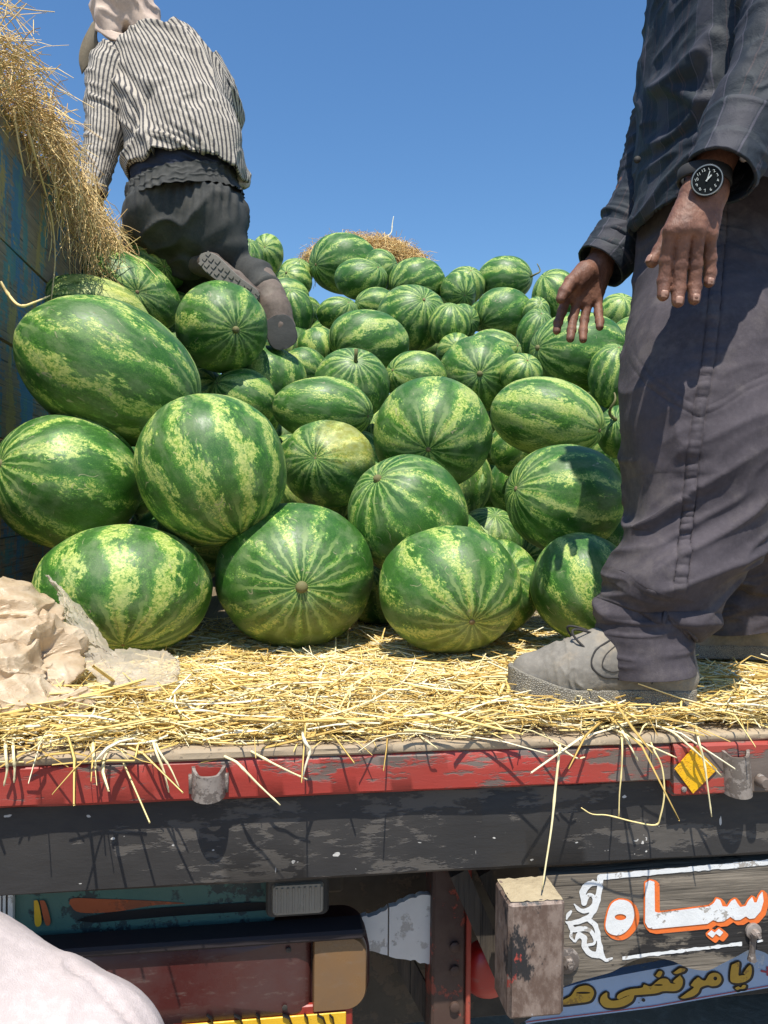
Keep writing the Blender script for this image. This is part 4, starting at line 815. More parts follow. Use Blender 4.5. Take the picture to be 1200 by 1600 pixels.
# ------------------------------------------------------------------ straw
def straw_mat():
    t = NT('straw'); r = t.attr('rnd'); sh = t.attr('vv')
    c = t.mix(t.step(r, .0, .45), (.56, .36, .10), (.84, .62, .20)); c = t.mix(t.step(r, .3, .75), c, (.92, .78, .38)); c = t.mix(t.step(r, .72, .92), c, (.94, .88, .64))
    n = t.noise(t.map(t.obj(), (1, 1, 1)), 60, 3, .6); c = t.mix(t.M('MULTIPLY', t.step(n, .45, .7), .35), c, (.60, .43, .15))
    t.m.use_backface_culling = False
    return t.done(c, .7, 0, None, Specular_IOR_Level=.3)
M_STRAW = straw_mat()
t = NT('brown_straw'); r_ = t.attr('rnd'); M_STRAWB = t.done(t.mix(r_, (.48, .29, .10), (.95, .72, .32)), .6)
def straws(name, P, D, L, Wd, bend, m, label=None, cat=None, droop=None, seg=3, up=None, parent=None, **kw):
    """P centre, D unit direction, L length, Wd width, bend vector: each a three-sided bent stalk"""
    n = len(P); t = np.linspace(-.5, .5, seg+1)
    c = P[:, None]+D[:, None]*(L[:, None]*t[None])[..., None]+bend[:, None]*((t[None]**2*4-.4))[..., None]
    if droop is not None: c = droop(c)
    u = up if up is not None else np.broadcast_to(A(0, 0, 1), P.shape); s = nrm(np.cross(D, u+1e-3)); w = np.cross(s, D)
    a = rng.uniform(0, 2*np.pi, n); ring = []
    tw = np.interp(t, [-.5, -.3, .5], [.7, 1, .55])
    for k, ph in enumerate((0, 2.1, 4.2)):
        o = s*np.cos(a+ph)[:, None]+w*np.sin(a+ph)[:, None]*.75; ring.append(c+o[:, None]*(Wd[:, None]*tw[None]*.5)[..., None])
    v = np.stack(ring, 2)  # n,seg+1,3,3
    base = (np.arange(n)*(seg+1)*3)[:, None, None]; i = (np.arange(seg)*3)[None, :, None]; k = np.arange(3)[None, None]
    f = np.stack(np.broadcast_arrays(base+i+k, base+i+(k+1) % 3, base+i+3+(k+1) % 3, base+i+3+k), -1).reshape(-1, 4)
    rn = np.repeat(kw.pop('rnd', rng.random(n)), (seg+1)*3)
    o = mesh(name, v.reshape(-1, 3), f, m, parent, False, {'rnd': rn}); 
    return tag(o, label, cat, kind='stuff' if label is None or kw.get('stuff') else None)
def rdir(n, zs=.12, aniso=1.0):
    a = rng.uniform(0, 2*np.pi, n); d = np.stack([np.cos(a)*aniso, np.sin(a), rng.normal(0, zs, n)], 1); return nrm(d)
# deck straw: a low mound, thicker in the middle of the strip
def hdeck(x, y):
    p = np.stack([x*3.1, y*4, x*0], -1); return (.010+.016*np.clip((y-YE-.02)/.1, 0, 1)+.012*fbm(p, 9, 3))*np.interp(y, [1.28, 1.46], [1, .08])
gx_, gy_ = np.meshgrid(np.linspace(XL+.02, XR-.05, 150), np.linspace(YE+.055, 2.6, 80), indexing='ij')
gz_ = hdeck(gx_, gy_)-.010+.004*fbm(np.stack([gx_*40, gy_*40, gx_*0], -1), 3); gz_[:, 0] = .006
t = NT('chaff'); _n = t.noise(t.map(t.obj(), (1, 2, 1)), 70, 6, .75); _n2 = t.noise(t.obj(), 9, 4, .6)
M_CHAFF = t.done(t.mix(t.step(_n, .35, .65), (.22, .13, .045), (.60, .43, .15)), .9, 0, t.bump(_n, 1., .01))
tag(mesh('straw_chaff', np.stack([gx_, gy_, gz_], -1).reshape(-1, 3), gridf(150, 80, False), M_CHAFF), 'trampled bed of short straw chaff on the truck deck', 'straw', kind='stuff')
n = 15000
x = rng.uniform(XL+.04, 1.75, n); u = rng.random(n); y = YE+.004+.0+u**1.5*.95
edge = .03*fbm(np.stack([x*5, x*0, x*0], -1), 12)*2
y = y+edge*(y < YE+.15)
L = rng.gamma(2.2, .036, n)+.02; L = np.minimum(L, .30); Wd = rng.uniform(.0022, .0062, n)*(L*1.2+.9)*np.where(rng.random(n) < .06, 1.6, 1); D = rdir(n, .16, 1.5)
hz = hdeck(x, y); P = np.stack([x, y, hz+rng.random(n)**1.3*.030*np.interp(y, [1.30, 1.48], [1, .2])], 1)
tooclose = (y-np.abs(D[:, 1])*L*.5) < YE+.005; kill = tooclose & (rng.random(n) < .935); keep = ~kill
def over(c):
    o = np.clip(YE+.004-c[..., 1], 0, None); c = c.copy(); c[..., 2] -= o*o*6+o*.25; c[..., 1] += o*.15; return c
bend = np.stack([rng.normal(0, .006, n), rng.normal(0, .006, n), rng.normal(0, .004, n)], 1)
straws('loose_straw', P[keep], D[keep], L[keep], Wd[keep], bend[keep], M_STRAW, 'loose golden straw strewn over the rear of the truck deck', 'straw', over, 3, stuff=1)
n = 16000; x = rng.uniform(XL+.04, 1.75, n); y = YE+.012+rng.random(n)**1.3*1.2; L = rng.gamma(2., .014, n)+.008; D = rdir(n, .25, 1.2)
P = np.stack([x, y, hdeck(x, y)+rng.random(n)*.026*np.interp(y, [1.30, 1.48], [1, .2])], 1)
straws('straw_chips', P, D, L, rng.uniform(.0012, .0034, n), rng.normal(0, .002, (n, 3)), M_STRAW, 'fine broken straw bits lying between the longer straws on the deck', 'straw', None, 1, stuff=1)
# straw heaps: on the plank wall and behind the pile
def heap(name, ctr, spread, n, Lr, label, mat, hang=0., w=(.0018, .0034), zbias=0., seg=4, dirfn=None, rb=None):
    P = ctr(n); D = dirfn(P) if dirfn is not None else nrm(rng.normal(size=(n, 3))*A(1, 1, .7)+A(0, 0, zbias)); L = rng.uniform(*Lr, n)*rng.uniform(.5, 1, n)
    bend = rng.normal(0, .018, (n, 3)); bend[:, 2] -= hang*L
    return straws(name, P, D, L, rng.uniform(*w, n), bend*.8, mat, label, 'straw', None, seg, stuff=1, rnd=(rb(n) if rb else rng.random(n)))
xw = XL+.02
def c1(n):
    y = 1.86+1.66*rng.random(n)**.95; q = rng.normal(size=(n, 3)); hh = np.interp(y, [1.86, 2.2, 2.8, 3.2, 3.55], [.20, .14, .085, .08, .05])
    x = xw+.005+q[:, 0]*.042+.02; z = HT-.005+np.abs(q[:, 2])*hh*.5-np.clip(x-xw-.03, 0, 1)*np.interp(y, [1.9, 2.3, 2.8], [.2, .6, 1.5])
    cl = .045*noise(np.stack([y*9, y*0, x*9], 1), 3); return np.stack([x+cl, y, z+cl], 1)
def dz1(P):
    q = rng.normal(size=P.shape)*A(.75, .8, .55); q[:, 0] += .55; q[:, 2] -= .85*(P[:, 0] > xw+.015)*(P[:, 1] > 2.3)-.12*(P[:, 1] < 2.3)+.1; return nrm(q)
hp = heap('straw_heap', c1, 0, 2000, (.08, .32), 'tangle of brown straw draped over the top of the blue plank side', M_STRAWB, .18, (.0028, .0050), dirfn=dz1)
def c1b(n):
    y = 2.25+1.3*rng.random(n)**.8; return np.stack([xw+.03+rng.random(n)*.11, y, HT-.04-rng.random(n)**1.5*.20-.05*(y-2.1)], 1)
heap('straw_fringe', c1b, 0, 650, (.08, .24), 'fringe of straw hanging down inside the blue plank side', M_STRAWB, .0, (.0028, .0048), dirfn=lambda P: nrm(rng.normal(size=P.shape)*A(.32, .42, .3)+A(.1, 0, -.8)))
hc = V(573, 398, 5.25)
def c2(n):
    q = rng.normal(size=(n, 3)); q = nrm(q)*rng.random((n, 1))**.4; q[:, 2] = np.abs(q[:, 2]); return hc+A(0, 0, -.10)+q*A(.44, .25, .215)+.012*rng.normal(size=(n, 3))
heap('straw_heap', c2, 0, 9000, (.06, .20), 'rounded heap of dry straw showing above the far end of the watermelon pile', M_STRAWB, .35, (.003, .006), seg=2)
bpy.data.objects['straw_heap.001'].name = 'straw_mound'
# single long stalks one can pick out
def stalk(pts, r, label, mat=M_STRAW, name='straw_stalk', rnd=.8, n=26, leaf=False, g='single straw stalks hanging from the deck edge'):
    r *= .82; C = cr(np.array(pts, float), n); rr = np.interp(np.linspace(0, 1, n), [0, .5, 1], [r, r*.85, r*.45]); rr[np.arange(n) % 9 == 5] *= 1.35
    b = MB().tube(C, rr, 6, flat=.6 if leaf else 1, ref=(0, 1, 0)); v = np.concatenate(b.v)
    return tag(mesh(name, v, b.f, mat, None, True, {'rnd': np.full(len(v), rnd), 'vv': np.zeros(len(v))}), label, 'straw stalk', g)
F_ = lambda px, py, off=.0: PL(px, py, YE-.006-off)
D_ = lambda px, py: PL(px, py, YE+.0)
stalk([PL(862, 1100, YE+.2)*A(1, 1, 0)+A(0, 0, .04), PL(874, 1150, YE+.03), F_(874, 1172, .01), F_(868, 1230, .02), F_(862, 1290, .028), F_(853, 1350, .034), F_(847, 1390, .036)], .0026, 'longest straw stalk, hanging from the deck edge to the square bumper post')
stalk([PL(770, 1085, YE+.24)*A(1, 1, 0)+A(0, 0, .035), PL(820, 1118, YE+.09), PL(872, 1165, YE-.01), F_(900, 1184, .02), F_(914, 1183, .02)], .0022, 'straw stalk crossing the red rail just below the shoe toe')
stalk([PL(380, 1130, YE+.15)*A(1, 1, 0)+A(0, 0, .04), PL(345, 1167, YE+.03), F_(372, 1193, .02), F_(404, 1226, .025), F_(438, 1258, .03)], .0026, 'straw stalk slanting down to the right across the left rope socket')
stalk([PL(390, 1105, YE+.2)*A(1, 1, 0)+A(0, 0, .04), PL(330, 1135, YE+.13), PL(400, 1178, YE-.01), F_(445, 1202, .02), F_(480, 1218, .02)], .0024, 'straw stalk leaning out from the deck edge between the left socket and the flat leaf')
stalk([PL(238, 1150, YE+.05), F_(243, 1172, .008), F_(256, 1205, .015), F_(264, 1238, .012)], .0024, 'straight straw stub hanging left of the left rope socket, longer of the pair')
stalk([PL(240, 1152, YE+.05), F_(249, 1174, .012), F_(266, 1200, .02), F_(280, 1230, .02)], .0020, 'thin straw stub hanging left of the left rope socket, right one of the pair')
stalk([PL(470, 1135, YE+.08), F_(476, 1158, .01), F_(484, 1172, .018), F_(478, 1195, .02), F_(473, 1213, .02)], .0048, 'broad flat straw leaf folded over the red rail', leaf=True, rnd=.95)
stalk([PL(966, 1130, YE+.08), F_(972, 1160, .012), F_(971, 1205, .02), F_(968, 1240, .02), F_(967, 1276, .02)], .0018, 'thin straw stalk hanging straight down over the black beam', rnd=.6)
stalk([PL(1010, 1140, YE+.08), F_(1020, 1168, .015), F_(1034, 1198, .025), F_(1038, 1240, .028), F_(1032, 1275, .026), F_(1024, 1289, .022), F_(990, 1284, .022), F_(950, 1274, .02), F_(925, 1272, .02), F_(908, 1262, .02)], .0017, 'wiry straw stalk looping back to the left over the black beam', rnd=.6, n=44)
stalk([PL(1085, 1120, YE+.1), F_(1090, 1150, .012), F_(1100, 1190, .022), F_(1106, 1232, .022), F_(1112, 1276, .02)], .0024, 'straw stalk hanging in front of the yellow diamond reflector')
stalk([PL(980, 1125, YE+.1), PL(1042, 1140, YE), F_(1075, 1164, .02), F_(1102, 1188, .022), F_(1127, 1212, .02)], .0022, 'straw stalk slanting over the corner of the yellow diamond reflector')
stalk([PL(905, 1115, YE+.12), PL(960, 1140, YE+.02), F_(1010, 1163, .015), F_(1057, 1184, .02)], .0026, 'thick straw stalk sticking out past the red rail left of the yellow diamond')
stalk([PL(940, 1090, YE+.2), PL(965, 1130, YE+.04), F_(985, 1166, .015), F_(997, 1189, .02)], .0028, 'short stout straw stub over the red rail below the shoe')
stalk([PL(640, 1120, YE+.1), PL(655, 1148, YE+.03), F_(670, 1160, .008), F_(684, 1170, .01)], .0020, 'short straw stub lying over the rail edge mid way along')
for i, (px, l) in enumerate(((8, 50), (20, 45), (145, 22))):
    stalk([PL(px, 1150, YE+.05), F_(px+1, 1178, .01), F_(px+3, 1178+l*.5, .015), F_(px-2+4*i, 1178+l, .012)], .0026, ('straw stub hanging over the rail at the left border of the photo', 'pale straw stub beside the leftmost one on the red rail', 'short straw stub on the rail between the leftmost stubs and the socket')[i])
w_ = lambda px, py, x=xw+.03: PX(px, py, x)
stalk([w_(28, 150), w_(52, 235, xw+.06), w_(78, 330, xw+.05), w_(86, 400, xw+.05), w_(80, 470, xw+.05)], .0042, 'long straw stalk hanging down the blue planks with its tip near the pale melon', M_STRAWB, rnd=.7, g='straw stalks hanging on the plank side')
stalk([w_(0, 440), w_(15, 463, xw+.05), w_(32, 478, xw+.08), w_(55, 472, xw+.1), w_(78, 462, xw+.1)], .0050, 'thick curved straw stem sticking out level from the blue planks', M_STRAWB, rnd=.9, g='straw stalks hanging on the plank side')
stalk([w_(20, 170), w_(30, 230, xw+.04), w_(40, 275, xw+.04)], .0035, 'short straw stalk hanging near the top of the blue planks', M_STRAWB, rnd=.7, g='straw stalks hanging on the plank side')
stalk([w_(70, 215), w_(86, 290, xw+.05), w_(100, 355, xw+.05)], .0042, 'straight straw stalk in front of the planks right of the longest one', M_STRAWB, rnd=.9, g='straw stalks hanging on the plank side')
stalk([V(600, 372, 5.2), V(611, 364, 5.2), V(613, 350, 5.2), V(615, 338, 5.2)], .005, 'pale upright straw on top of the far straw mound', M_STRAW, rnd=1., g='straw stalks on the far mound')
# leaf scraps
def leaf(px, py, d, l, w, ang, label, col=(.10, .20, .05)):
    c = V(px, py, d); a = math.radians(ang); dx = RT*math.cos(a)+UP*math.sin(a); dy = nrm(np.cross(dx, FW)*.8+FW*.5); P_ = []
    for i in range(12):
        u_ = i/11; ww = w*math.sin(math.pi*min(1, u_*1.05)**.8)*.5
        for s_ in (-1, -.5, 0, .5, 1): P_.append(c+dx*l*(u_-.5)+dy*ww*s_+FW*(.006*abs(s_)+.01*(u_-.5)**2*4)+.002*noise(A(u_*9, s_*3, px), 2))
    tag(mesh('leaf', np.array(P_), gridf(12, 5, False), mat_plain('leaf_green', col, .7, 0, .3, 90, .3)), label, 'leaf')
leaf(753, 752, 1.92, .05, .014, 80, 'narrow green leaf standing in the dark gap beside the large wide-rayed watermelon', (.22, .34, .10))
leaf(763, 836, 1.74, .05, .012, 125, 'small pale leaf tip poking up behind the ray-starred front row watermelon', (.30, .40, .14))
leaf(930, 1133, 1.16, .045, .02, 5, 'crumpled grey green leaf scrap on the straw below the shoe', (.10, .12, .07))
leaf(1012, 1120, 1.2, .03, .014, 30, 'small dry leaf scrap beside the shoe heel', (.24, .17, .08))
# ------------------------------------------------------------------ people
def skin_mat(name, base, dark):
    t = NT(name); n = t.noise(t.obj(), 38, 5, .6); v = t.vor(t.map(t.obj(), (1, 1, .6)), 420, 'F1'); n2 = t.noise(t.map(t.obj(), (1, 1, .35)), 150, 5, .7); v2 = t.noise(t.obj(), 90, 5, .75)
    c = t.mix(t.step(n, .3, .7), dark, base); c = t.mix(t.M('MULTIPLY', t.step(n2, .55, .75), .45), c, tuple(min(1, x*1.5+.03) for x in base)); c = t.mix(t.M('MULTIPLY', t.step(v2, .56, .7), .4), c, tuple(x*.55 for x in dark))
    h = t.M('ADD', t.M('MULTIPLY', v, .5), t.M('MULTIPLY', n2, 1.1))
    return t.done(c, .62, 0, t.bump(h, .5, .0014), Subsurface_Weight=.06, Subsurface_Scale=.004)
def cloth_mat(name, c1, c2, weave=700, rough=.85, dust=None, damt=.3, wrk=.5):
    t = NT(name); n = t.noise(t.obj(), 7, 6, .65); n2 = t.noise(t.obj(), 120, 4, .7); n3 = t.noise(t.map(t.obj(), (1, 1, .5)), 30, 6, .65, .5)
    c = t.mix(t.step(n, .3, .7), c1, c2); c = t.mix(t.M('MULTIPLY', t.step(n2, .4, .7), .22), c, tuple(x*1.5+.01 for x in c2))
    if dust: c = t.mix(t.M('MULTIPLY', t.step(t.noise(t.obj(), 11, 7, .7), .50, .68), damt), c, dust)
    w = t.noise(t.obj(), weave, 2, .6); h = t.M('ADD', t.M('MULTIPLY', w, .12), t.M('MULTIPLY', n3, wrk))
    return t.done(c, rough, 0, t.bump(h, .55, .006), )
M_SKIN = skin_mat('brown_skin', (.215, .098, .060), (.125, .054, .034)); M_NAIL = mat_plain('nail', (.36, .20, .14), .4, 0, .2, 60, .1)
M_HAIR = mat_plain('dark_hair', (.012, .010, .009), .6, 0, .3, 90, .6)
M_TROU = cloth_mat('plum_grey_twill', (.036, .030, .036), (.070, .059, .068), 800, .88, (.14, .12, .115), .45)
M_TROUK = cloth_mat('dark_olive_cloth', (.022, .024, .023), (.05, .051, .046), 500, .85, (.12, .11, .09), .25)
M_PINK = cloth_mat('pale_pink_cloth', (.44, .37, .345), (.53, .455, .43), 900, .8, (.38, .31, .28), .25, .35)
M_CAP = cloth_mat('dusty_pink_cloth', (.44, .33, .26), (.58, .46, .37), 500, .85, (.35, .26, .2), .3, .4)
M_NAVY = cloth_mat('navy_cloth', (.008, .012, .024), (.018, .024, .045), 600, .8)
M_SUEDE = cloth_mat('grey_suede', (.14, .127, .108), (.25, .23, .195), 900, .95, (.36, .29, .20), .6, .3)
def sole_mat():
    t = NT('shoe_rubber'); v = t.vor(t.map(t.obj(), (1, 1, 1)), 300, 'DISTANCE_TO_EDGE'); n = t.noise(t.obj(), 60, 5, .7)
    c = t.mix(t.step(v, .02, .12), (.09, .08, .065), (.28, .26, .215)); c = t.mix(t.M('MULTIPLY', t.step(n, .45, .7), .5), c, (.36, .31, .22)); return t.done(c, .85, 0, t.bump(v, .9, .003))
M_SOLE = sole_mat(); M_LACE = mat_plain('lace', (.03, .028, .026), .8); M_THREAD = mat_plain('thread', (.05, .045, .04), .8)
def stripe_mat():
    t = NT('striped_shirt_cloth'); u = t.attr('uu'); v = t.attr('vv'); k = t.attr('stripes', 'OBJECT')
    s = t.M('SINE', t.M('MULTIPLY', u, k)); n = t.noise(t.comb(t.M('MULTIPLY', u, 30), t.M('MULTIPLY', v, 70), 0), 1.2, 3, .7)
    da = t.step(t.M('ADD', s, t.M('MULTIPLY', t.M('SUBTRACT', n, .5), 1.5)), -.05, .5)
    n2 = t.noise(t.obj(), 9, 5, .6); lt = t.mix(n2, (.34, .30, .24), (.52, .47, .39)); c = t.mix(da, lt, (.055, .052, .055))
    n3 = t.noise(t.obj(), 26, 5, .65, .5)
    return t.done(c, .85, 0, t.bump(n3, .5, .012))
M_STRIPE = stripe_mat()
def plaid_mat():
    t = NT('dark_striped_shirt_cloth'); u = t.attr('uu'); v = t.attr('vv'); k = t.attr('stripes', 'OBJECT')
    fr = t.M('FRACT', t.M('MULTIPLY', u, k)); n = t.noise(t.obj(), 8, 6, .65); w = t.noise(t.obj(), 650, 2, .6)
    base = t.mix(t.step(n, .35, .7), (.004, .009, .018), (.012, .020, .029))
    band = t.M('MULTIPLY', t.step(fr, .34, .36), t.step(fr, .64, .62)); c = t.mix(t.M('MULTIPLY', band, .8), base, (.034, .034, .046))
    for a in (.06, .10, .33, .65, .90):
        l = t.step(t.M('ABSOLUTE', t.M('SUBTRACT', fr, a)), .013, .006); c = t.mix(t.M('MULTIPLY', l, .7), c, (.075, .070, .095) if a in (.33, .65) else (.045, .03, .035))
    fv = t.M('FRACT', t.M('MULTIPLY', v, 9)); l = t.step(t.M('ABSOLUTE', t.M('SUBTRACT', fv, .5)), .06, .03); c = t.mix(t.M('MULTIPLY', l, .28), c, (.05, .06, .065))
    c = t.mix(t.M('MULTIPLY', t.step(t.noise(t.obj(), 13, 7, .7), .5, .7), .22), c, (.045, .064, .060))  # grey-green patches: sunlit highlights of the shirt painted into its colour
    n3 = t.noise(t.obj(), 24, 5, .6, .6)
    return t.done(c, .75, 0, t.bump(t.M('ADD', t.M('MULTIPLY', w, .1), n3), .5, .007))
M_PLAID = plaid_mat()
def solid(o, th=.0025):
    m = o.modifiers.new('thickness', 'SOLIDIFY'); m.thickness = th; m.offset = -1; return o
def caps_fn(caps, k):
    def fn(g):
        d = None
        for c in caps:
            a, b = np.asarray(c[0], float), np.asarray(c[1], float); q = cap_sd(g, a, b, c[2], c[3]); d = q if d is None else smin(d, q, c[4] if len(c) > 4 else k)
        return d
    return fn
def bounds(caps, pad=.03):
    P = np.array([p for c in caps for p in (np.asarray(c[0])-max(c[2], c[3]), np.asarray(c[0])+max(c[2], c[3]), np.asarray(c[1])-max(c[2], c[3]), np.asarray(c[1])+max(c[2], c[3]))])
    return P.min(0)-pad, P.max(0)+pad
def body(caps, k, vox):
    lo, hi = bounds(caps); return sdf_mesh(caps_fn(caps, k), lo, hi, vox)
def join(parts):
    v = []; f = []; n = 0
    for a, b in parts: v.append(a); f.append(b+n); n += len(a)
    return np.concatenate(v), np.concatenate(f)
def vnorm(v, f):
    n = np.zeros_like(v); fn = np.cross(v[f[:, 2]]-v[f[:, 0]], v[f[:, 3]]-v[f[:, 1]])
    for k in range(4): np.add.at(n, f[:, k], fn)
    return nrm(n)
def relax(v, f, it=2):
    for _ in range(it):
        a = np.zeros_like(v); c = np.zeros(len(v))
        for i, j in ((0, 1), (1, 2), (2, 3), (3, 0)):
            np.add.at(a, f[:, i], v[f[:, j]]); np.add.at(a, f[:, j], v[f[:, i]]); np.add.at(c, f[:, i], 1); np.add.at(c, f[:, j], 1)
        v = v*.5+.5*a/np.maximum(c, 1)[:, None]
    return v
def proj(v):
    q = v-CAM; d = q@FW; return 600+FPX*(q@RT)/d, 800-FPX*(q@UP)/d, d
def L_(rows): # rows px,py,d,ra,rb -> ctrl
    return [(*V(r[0], r[1], r[2]), r[3], r[4]) for r in rows]
def pdist(px, py, line):
    d = np.full(px.shape, 1e9)
    for (x0, y0), (x1, y1) in zip(line[:-1], line[1:]):
        ex, ey = x1-x0, y1-y0; t = np.clip(((px-x0)*ex+(py-y0)*ey)/(ex*ex+ey*ey), 0, 1); d = np.minimum(d, np.hypot(px-x0-t*ex, py-y0-t*ey))
    return d
# ================================================= standing man
man = empty('person', V(1100, 1100, 1.3)*A(1, 1, 0)+A(0, 0, .02), 'standing man in dark shirt and plum grey work trousers with a black wristwatch', 'person')
# near hand, back towards the camera
H = lambda x, y, d: V(x, y, d)
nh = [(H(1104, 255, 1.128), H(1091, 300, 1.115), .021, .0225), (H(1118, 255, 1.128), H(1112, 300, 1.115), .021, .0225),
      (H(1082, 305, 1.115), H(1051, 360, 1.10), .0175, .0135), (H(1092, 305, 1.112), H(1070, 357, 1.095), .0175, .0138), (H(1103, 305, 1.112), H(1090, 359, 1.097), .0175, .0132), (H(1114, 305, 1.116), H(1108, 366, 1.105), .017, .0125),
      (H(1085, 330, 1.122), H(1100, 350, 1.122), .02, .016)]
fing = [[(1049, 362, 1.100), (1042, 408, 1.114), (1038, 440, 1.119), (1036, 461, 1.116)], [(1069, 359, 1.095), (1063, 414, 1.110), (1060, 452, 1.115), (1059, 471, 1.111)],
        [(1090, 361, 1.097), (1086, 413, 1.111), (1085, 448, 1.116), (1085, 467, 1.112)], [(1108, 368, 1.105), (1109, 404, 1.116), (1109, 427, 1.120), (1108, 441, 1.118)]]
fr_ = [(.0108, .0099, .0094, .0086), (.0110, .0101, .0096, .0088), (.0107, .0099, .0094, .0086), (.0099, .0090, .0086, .0078)]
def hand_mesh(base, fingers, radii, thumb, trad, vox, kb=.010, fk=.0035):
    allc = list(base)
    for fg, r in list(zip(fingers, radii))+[(thumb, trad)]:
        for k in range(len(fg)-1): allc.append((H(*fg[k]), H(*fg[k+1]), r[k], r[k+1]))
    def fn(g):
        d = caps_fn(base, kb)(g); F_l = []
        for fg, r in list(zip(fingers, radii))+[(thumb, trad)]:
            q = None
            for k in range(len(fg)-1):
                c = cap_sd(g, H(*fg[k]), H(*fg[k+1]), r[k], r[k+1]); q = c if q is None else smin(q, c, .002)
                if k > 0: q = smin(q, np.linalg.norm(g-H(*fg[k]), axis=-1)-r[k]*1.07, .003)
            F_l.append(q)
        fm = F_l[0]
        for q in F_l[1:]: fm = np.minimum(fm, q)
        d = smin(d, fm, fk)
        return d+.0004*noise(g*200, 4)
    lo, hi = bounds(allc, .01); return sdf_mesh(fn, lo, hi, vox)
thumb = [(1078, 322, 1.130), (1047, 365, 1.148), (1032, 392, 1.150), (1019, 409, 1.146)]
h1 = hand_mesh(nh, fing, fr_, thumb, (.016, .0125, .0105, .0088), .0011)
# far hand, palm towards the camera, fingers hanging
fb = [(H(955, 380, 1.56), H(936, 412, 1.545), .027, .026), (H(930, 418, 1.54), H(890, 462, 1.525), .022, .0135), (H(933, 418, 1.545), H(902, 470, 1.53), .022, .014), (H(936, 420, 1.55), H(916, 474, 1.535), .022, .0135), (H(940, 424, 1.55), H(931, 468, 1.54), .020, .0125),
      (H(915, 425, 1.525), H(898, 445, 1.515), .021, .017)]
ff2 = [[(887, 462, 1.525), (878, 487, 1.52), (872, 504, 1.515), (870, 517, 1.51)], [(903, 470, 1.53), (895, 498, 1.525), (893, 516, 1.515), (891, 529, 1.505)],
       [(918, 474, 1.535), (913, 500, 1.53), (911, 517, 1.52), (911, 530, 1.51)], [(934, 466, 1.54), (935, 489, 1.53), (937, 502, 1.52), (937, 511, 1.51)]]
h2 = hand_mesh(fb, ff2, [(.0100, .0088, .0083, .0075), (.0100, .0088, .0085, .0078), (.0098, .0086, .0083, .0076), (.0092, .0083, .008, .0073)],
               [(913, 422, 1.525), (893, 441, 1.505), (882, 456, 1.495), (876, 467, 1.49)], (.017, .0135, .0115, .0092), .0016)
sh_n, el_n, sh_f, el_f = V(1165, -235, 1.27), V(1238, -15, 1.18), V(1090, -10, 1.58), V(1040, 190, 1.60)
hip, chest, neck, head = V(1132, 330, 1.52), V(1120, -20, 1.42), V(1115, -185, 1.42), V(1085, -300, 1.42)
toL = -RT*A(1, 1, 0); toL = nrm(toL)
bc = [(hip+FW*.03, hip-FW*.03, .08, .08), (hip, chest, .08, .09), (chest+FW*.06, chest-FW*.06, .095, .095), (chest+A(0, 0, .10)+FW*.10, chest+A(0, 0, .10)-FW*.10, .065, .065), (chest, neck, .085, .055), (neck, head, .055, .06),
      (sh_n, el_n, .055, .045), (el_n, V(1102, 285, 1.118), .042, .028), (sh_f, el_f, .052, .042), (el_f, V(945, 395, 1.55), .042, .029),
      (V(1122, 430, 1.46), V(1096, 690, 1.29), .065, .052), (V(1100, 690, 1.29), V(1012, 1010, 1.245), .053, .04), (V(1122, 420, 1.52), V(1150, 690, 1.56), .075, .06), (V(1150, 690, 1.56), V(1165, 960, 1.64), .055, .04),
      (head+A(0, 0, .02)-toL*.015, head+A(0, 0, .02)-toL*.015, .095, .095), (head+toL*.03+A(0, 0, -.02), head+toL*.05-A(0, 0, .06), .07, .045)]
bv, bf = body(bc, .02, .009); 
hc_ = head+toL*.09
fc = [(head+A(0, 0, .015), head+toL*.05-A(0, 0, .07), .082, .055), (hc_+A(0, 0, .03), hc_+A(0, 0, -.015)+toL*.022, .012, .016), (hc_+toL*.0-A(0, 0, .05)+FW*.014, hc_-A(0, 0, .05)-FW*.014, .012, .012), (hc_+A(0, 0, .042)+FW*.03, hc_+A(0, 0, .042)-FW*.03, .015, .015),
      (head-FW*.082+A(0, 0, .01), head-FW*.085-A(0, 0, .025), .018, .012), (head+FW*.082+A(0, 0, .01), head+FW*.085-A(0, 0, .025), .018, .012)]
fv = body(fc, .014, .004)
v, f = join([(bv, bf), h1, h2, fv])
bodyo = mesh('body', v, f, M_SKIN, man)
for s_ in (-1, 1):
    p = hc_+A(0, 0, .022)-toL*.012+FW*s_*.03; MB().tube([p, p+toL*.004, p+toL*.008], [.012, .010, .003], 10).build('eye', mat_plain('eye_white', (.6, .57, .52), .3), man, True)
hv = body([(head+A(0, 0, .045)-toL*.025, head+A(0, 0, .02)-toL*.04, .098, .09), (head+A(0, 0, .05), head+A(0, 0, .06)+toL*.03, .09, .06)], .02, .006); nv_ = vnorm(*hv)
mesh('hair', hv[0]+nv_*(.006*fbm(hv[0]*90, 3))[:, None], hv[1], M_HAIR, man)
# fingernails
def nail(p0, p1, r, side, par):
    p0, p1 = H(*p0), H(*p1); t_ = nrm(p1-p0); n_ = nrm(side-(side@t_)*t_); s_ = np.cross(t_, n_); m_ = 8; g = []
    for i in range(m_):
        for j in range(7):
            u_ = (i/(m_-1)-.35)*1.15*r; w_ = (j/6-.5)*1.35; wd = 1-.25*abs(i/(m_-1)*2-1)**3
            g.append(p1+t_*u_+s_*math.sin(w_*wd)*r*.98+n_*(math.cos(w_*wd)*r*1.02+.0004-max(0, u_)*.35))
    return solid(mesh('fingernail', g, gridf(m_, 7, False), M_NAIL, par), .0006)
for fg, r in zip(fing, fr_): nail(fg[2], fg[3], r[3], -FW+A(0, 0, .15), man)
nail(thumb[2], thumb[3], .0100, -toL*-.6-FW*.3+A(0, 0, .7), man)
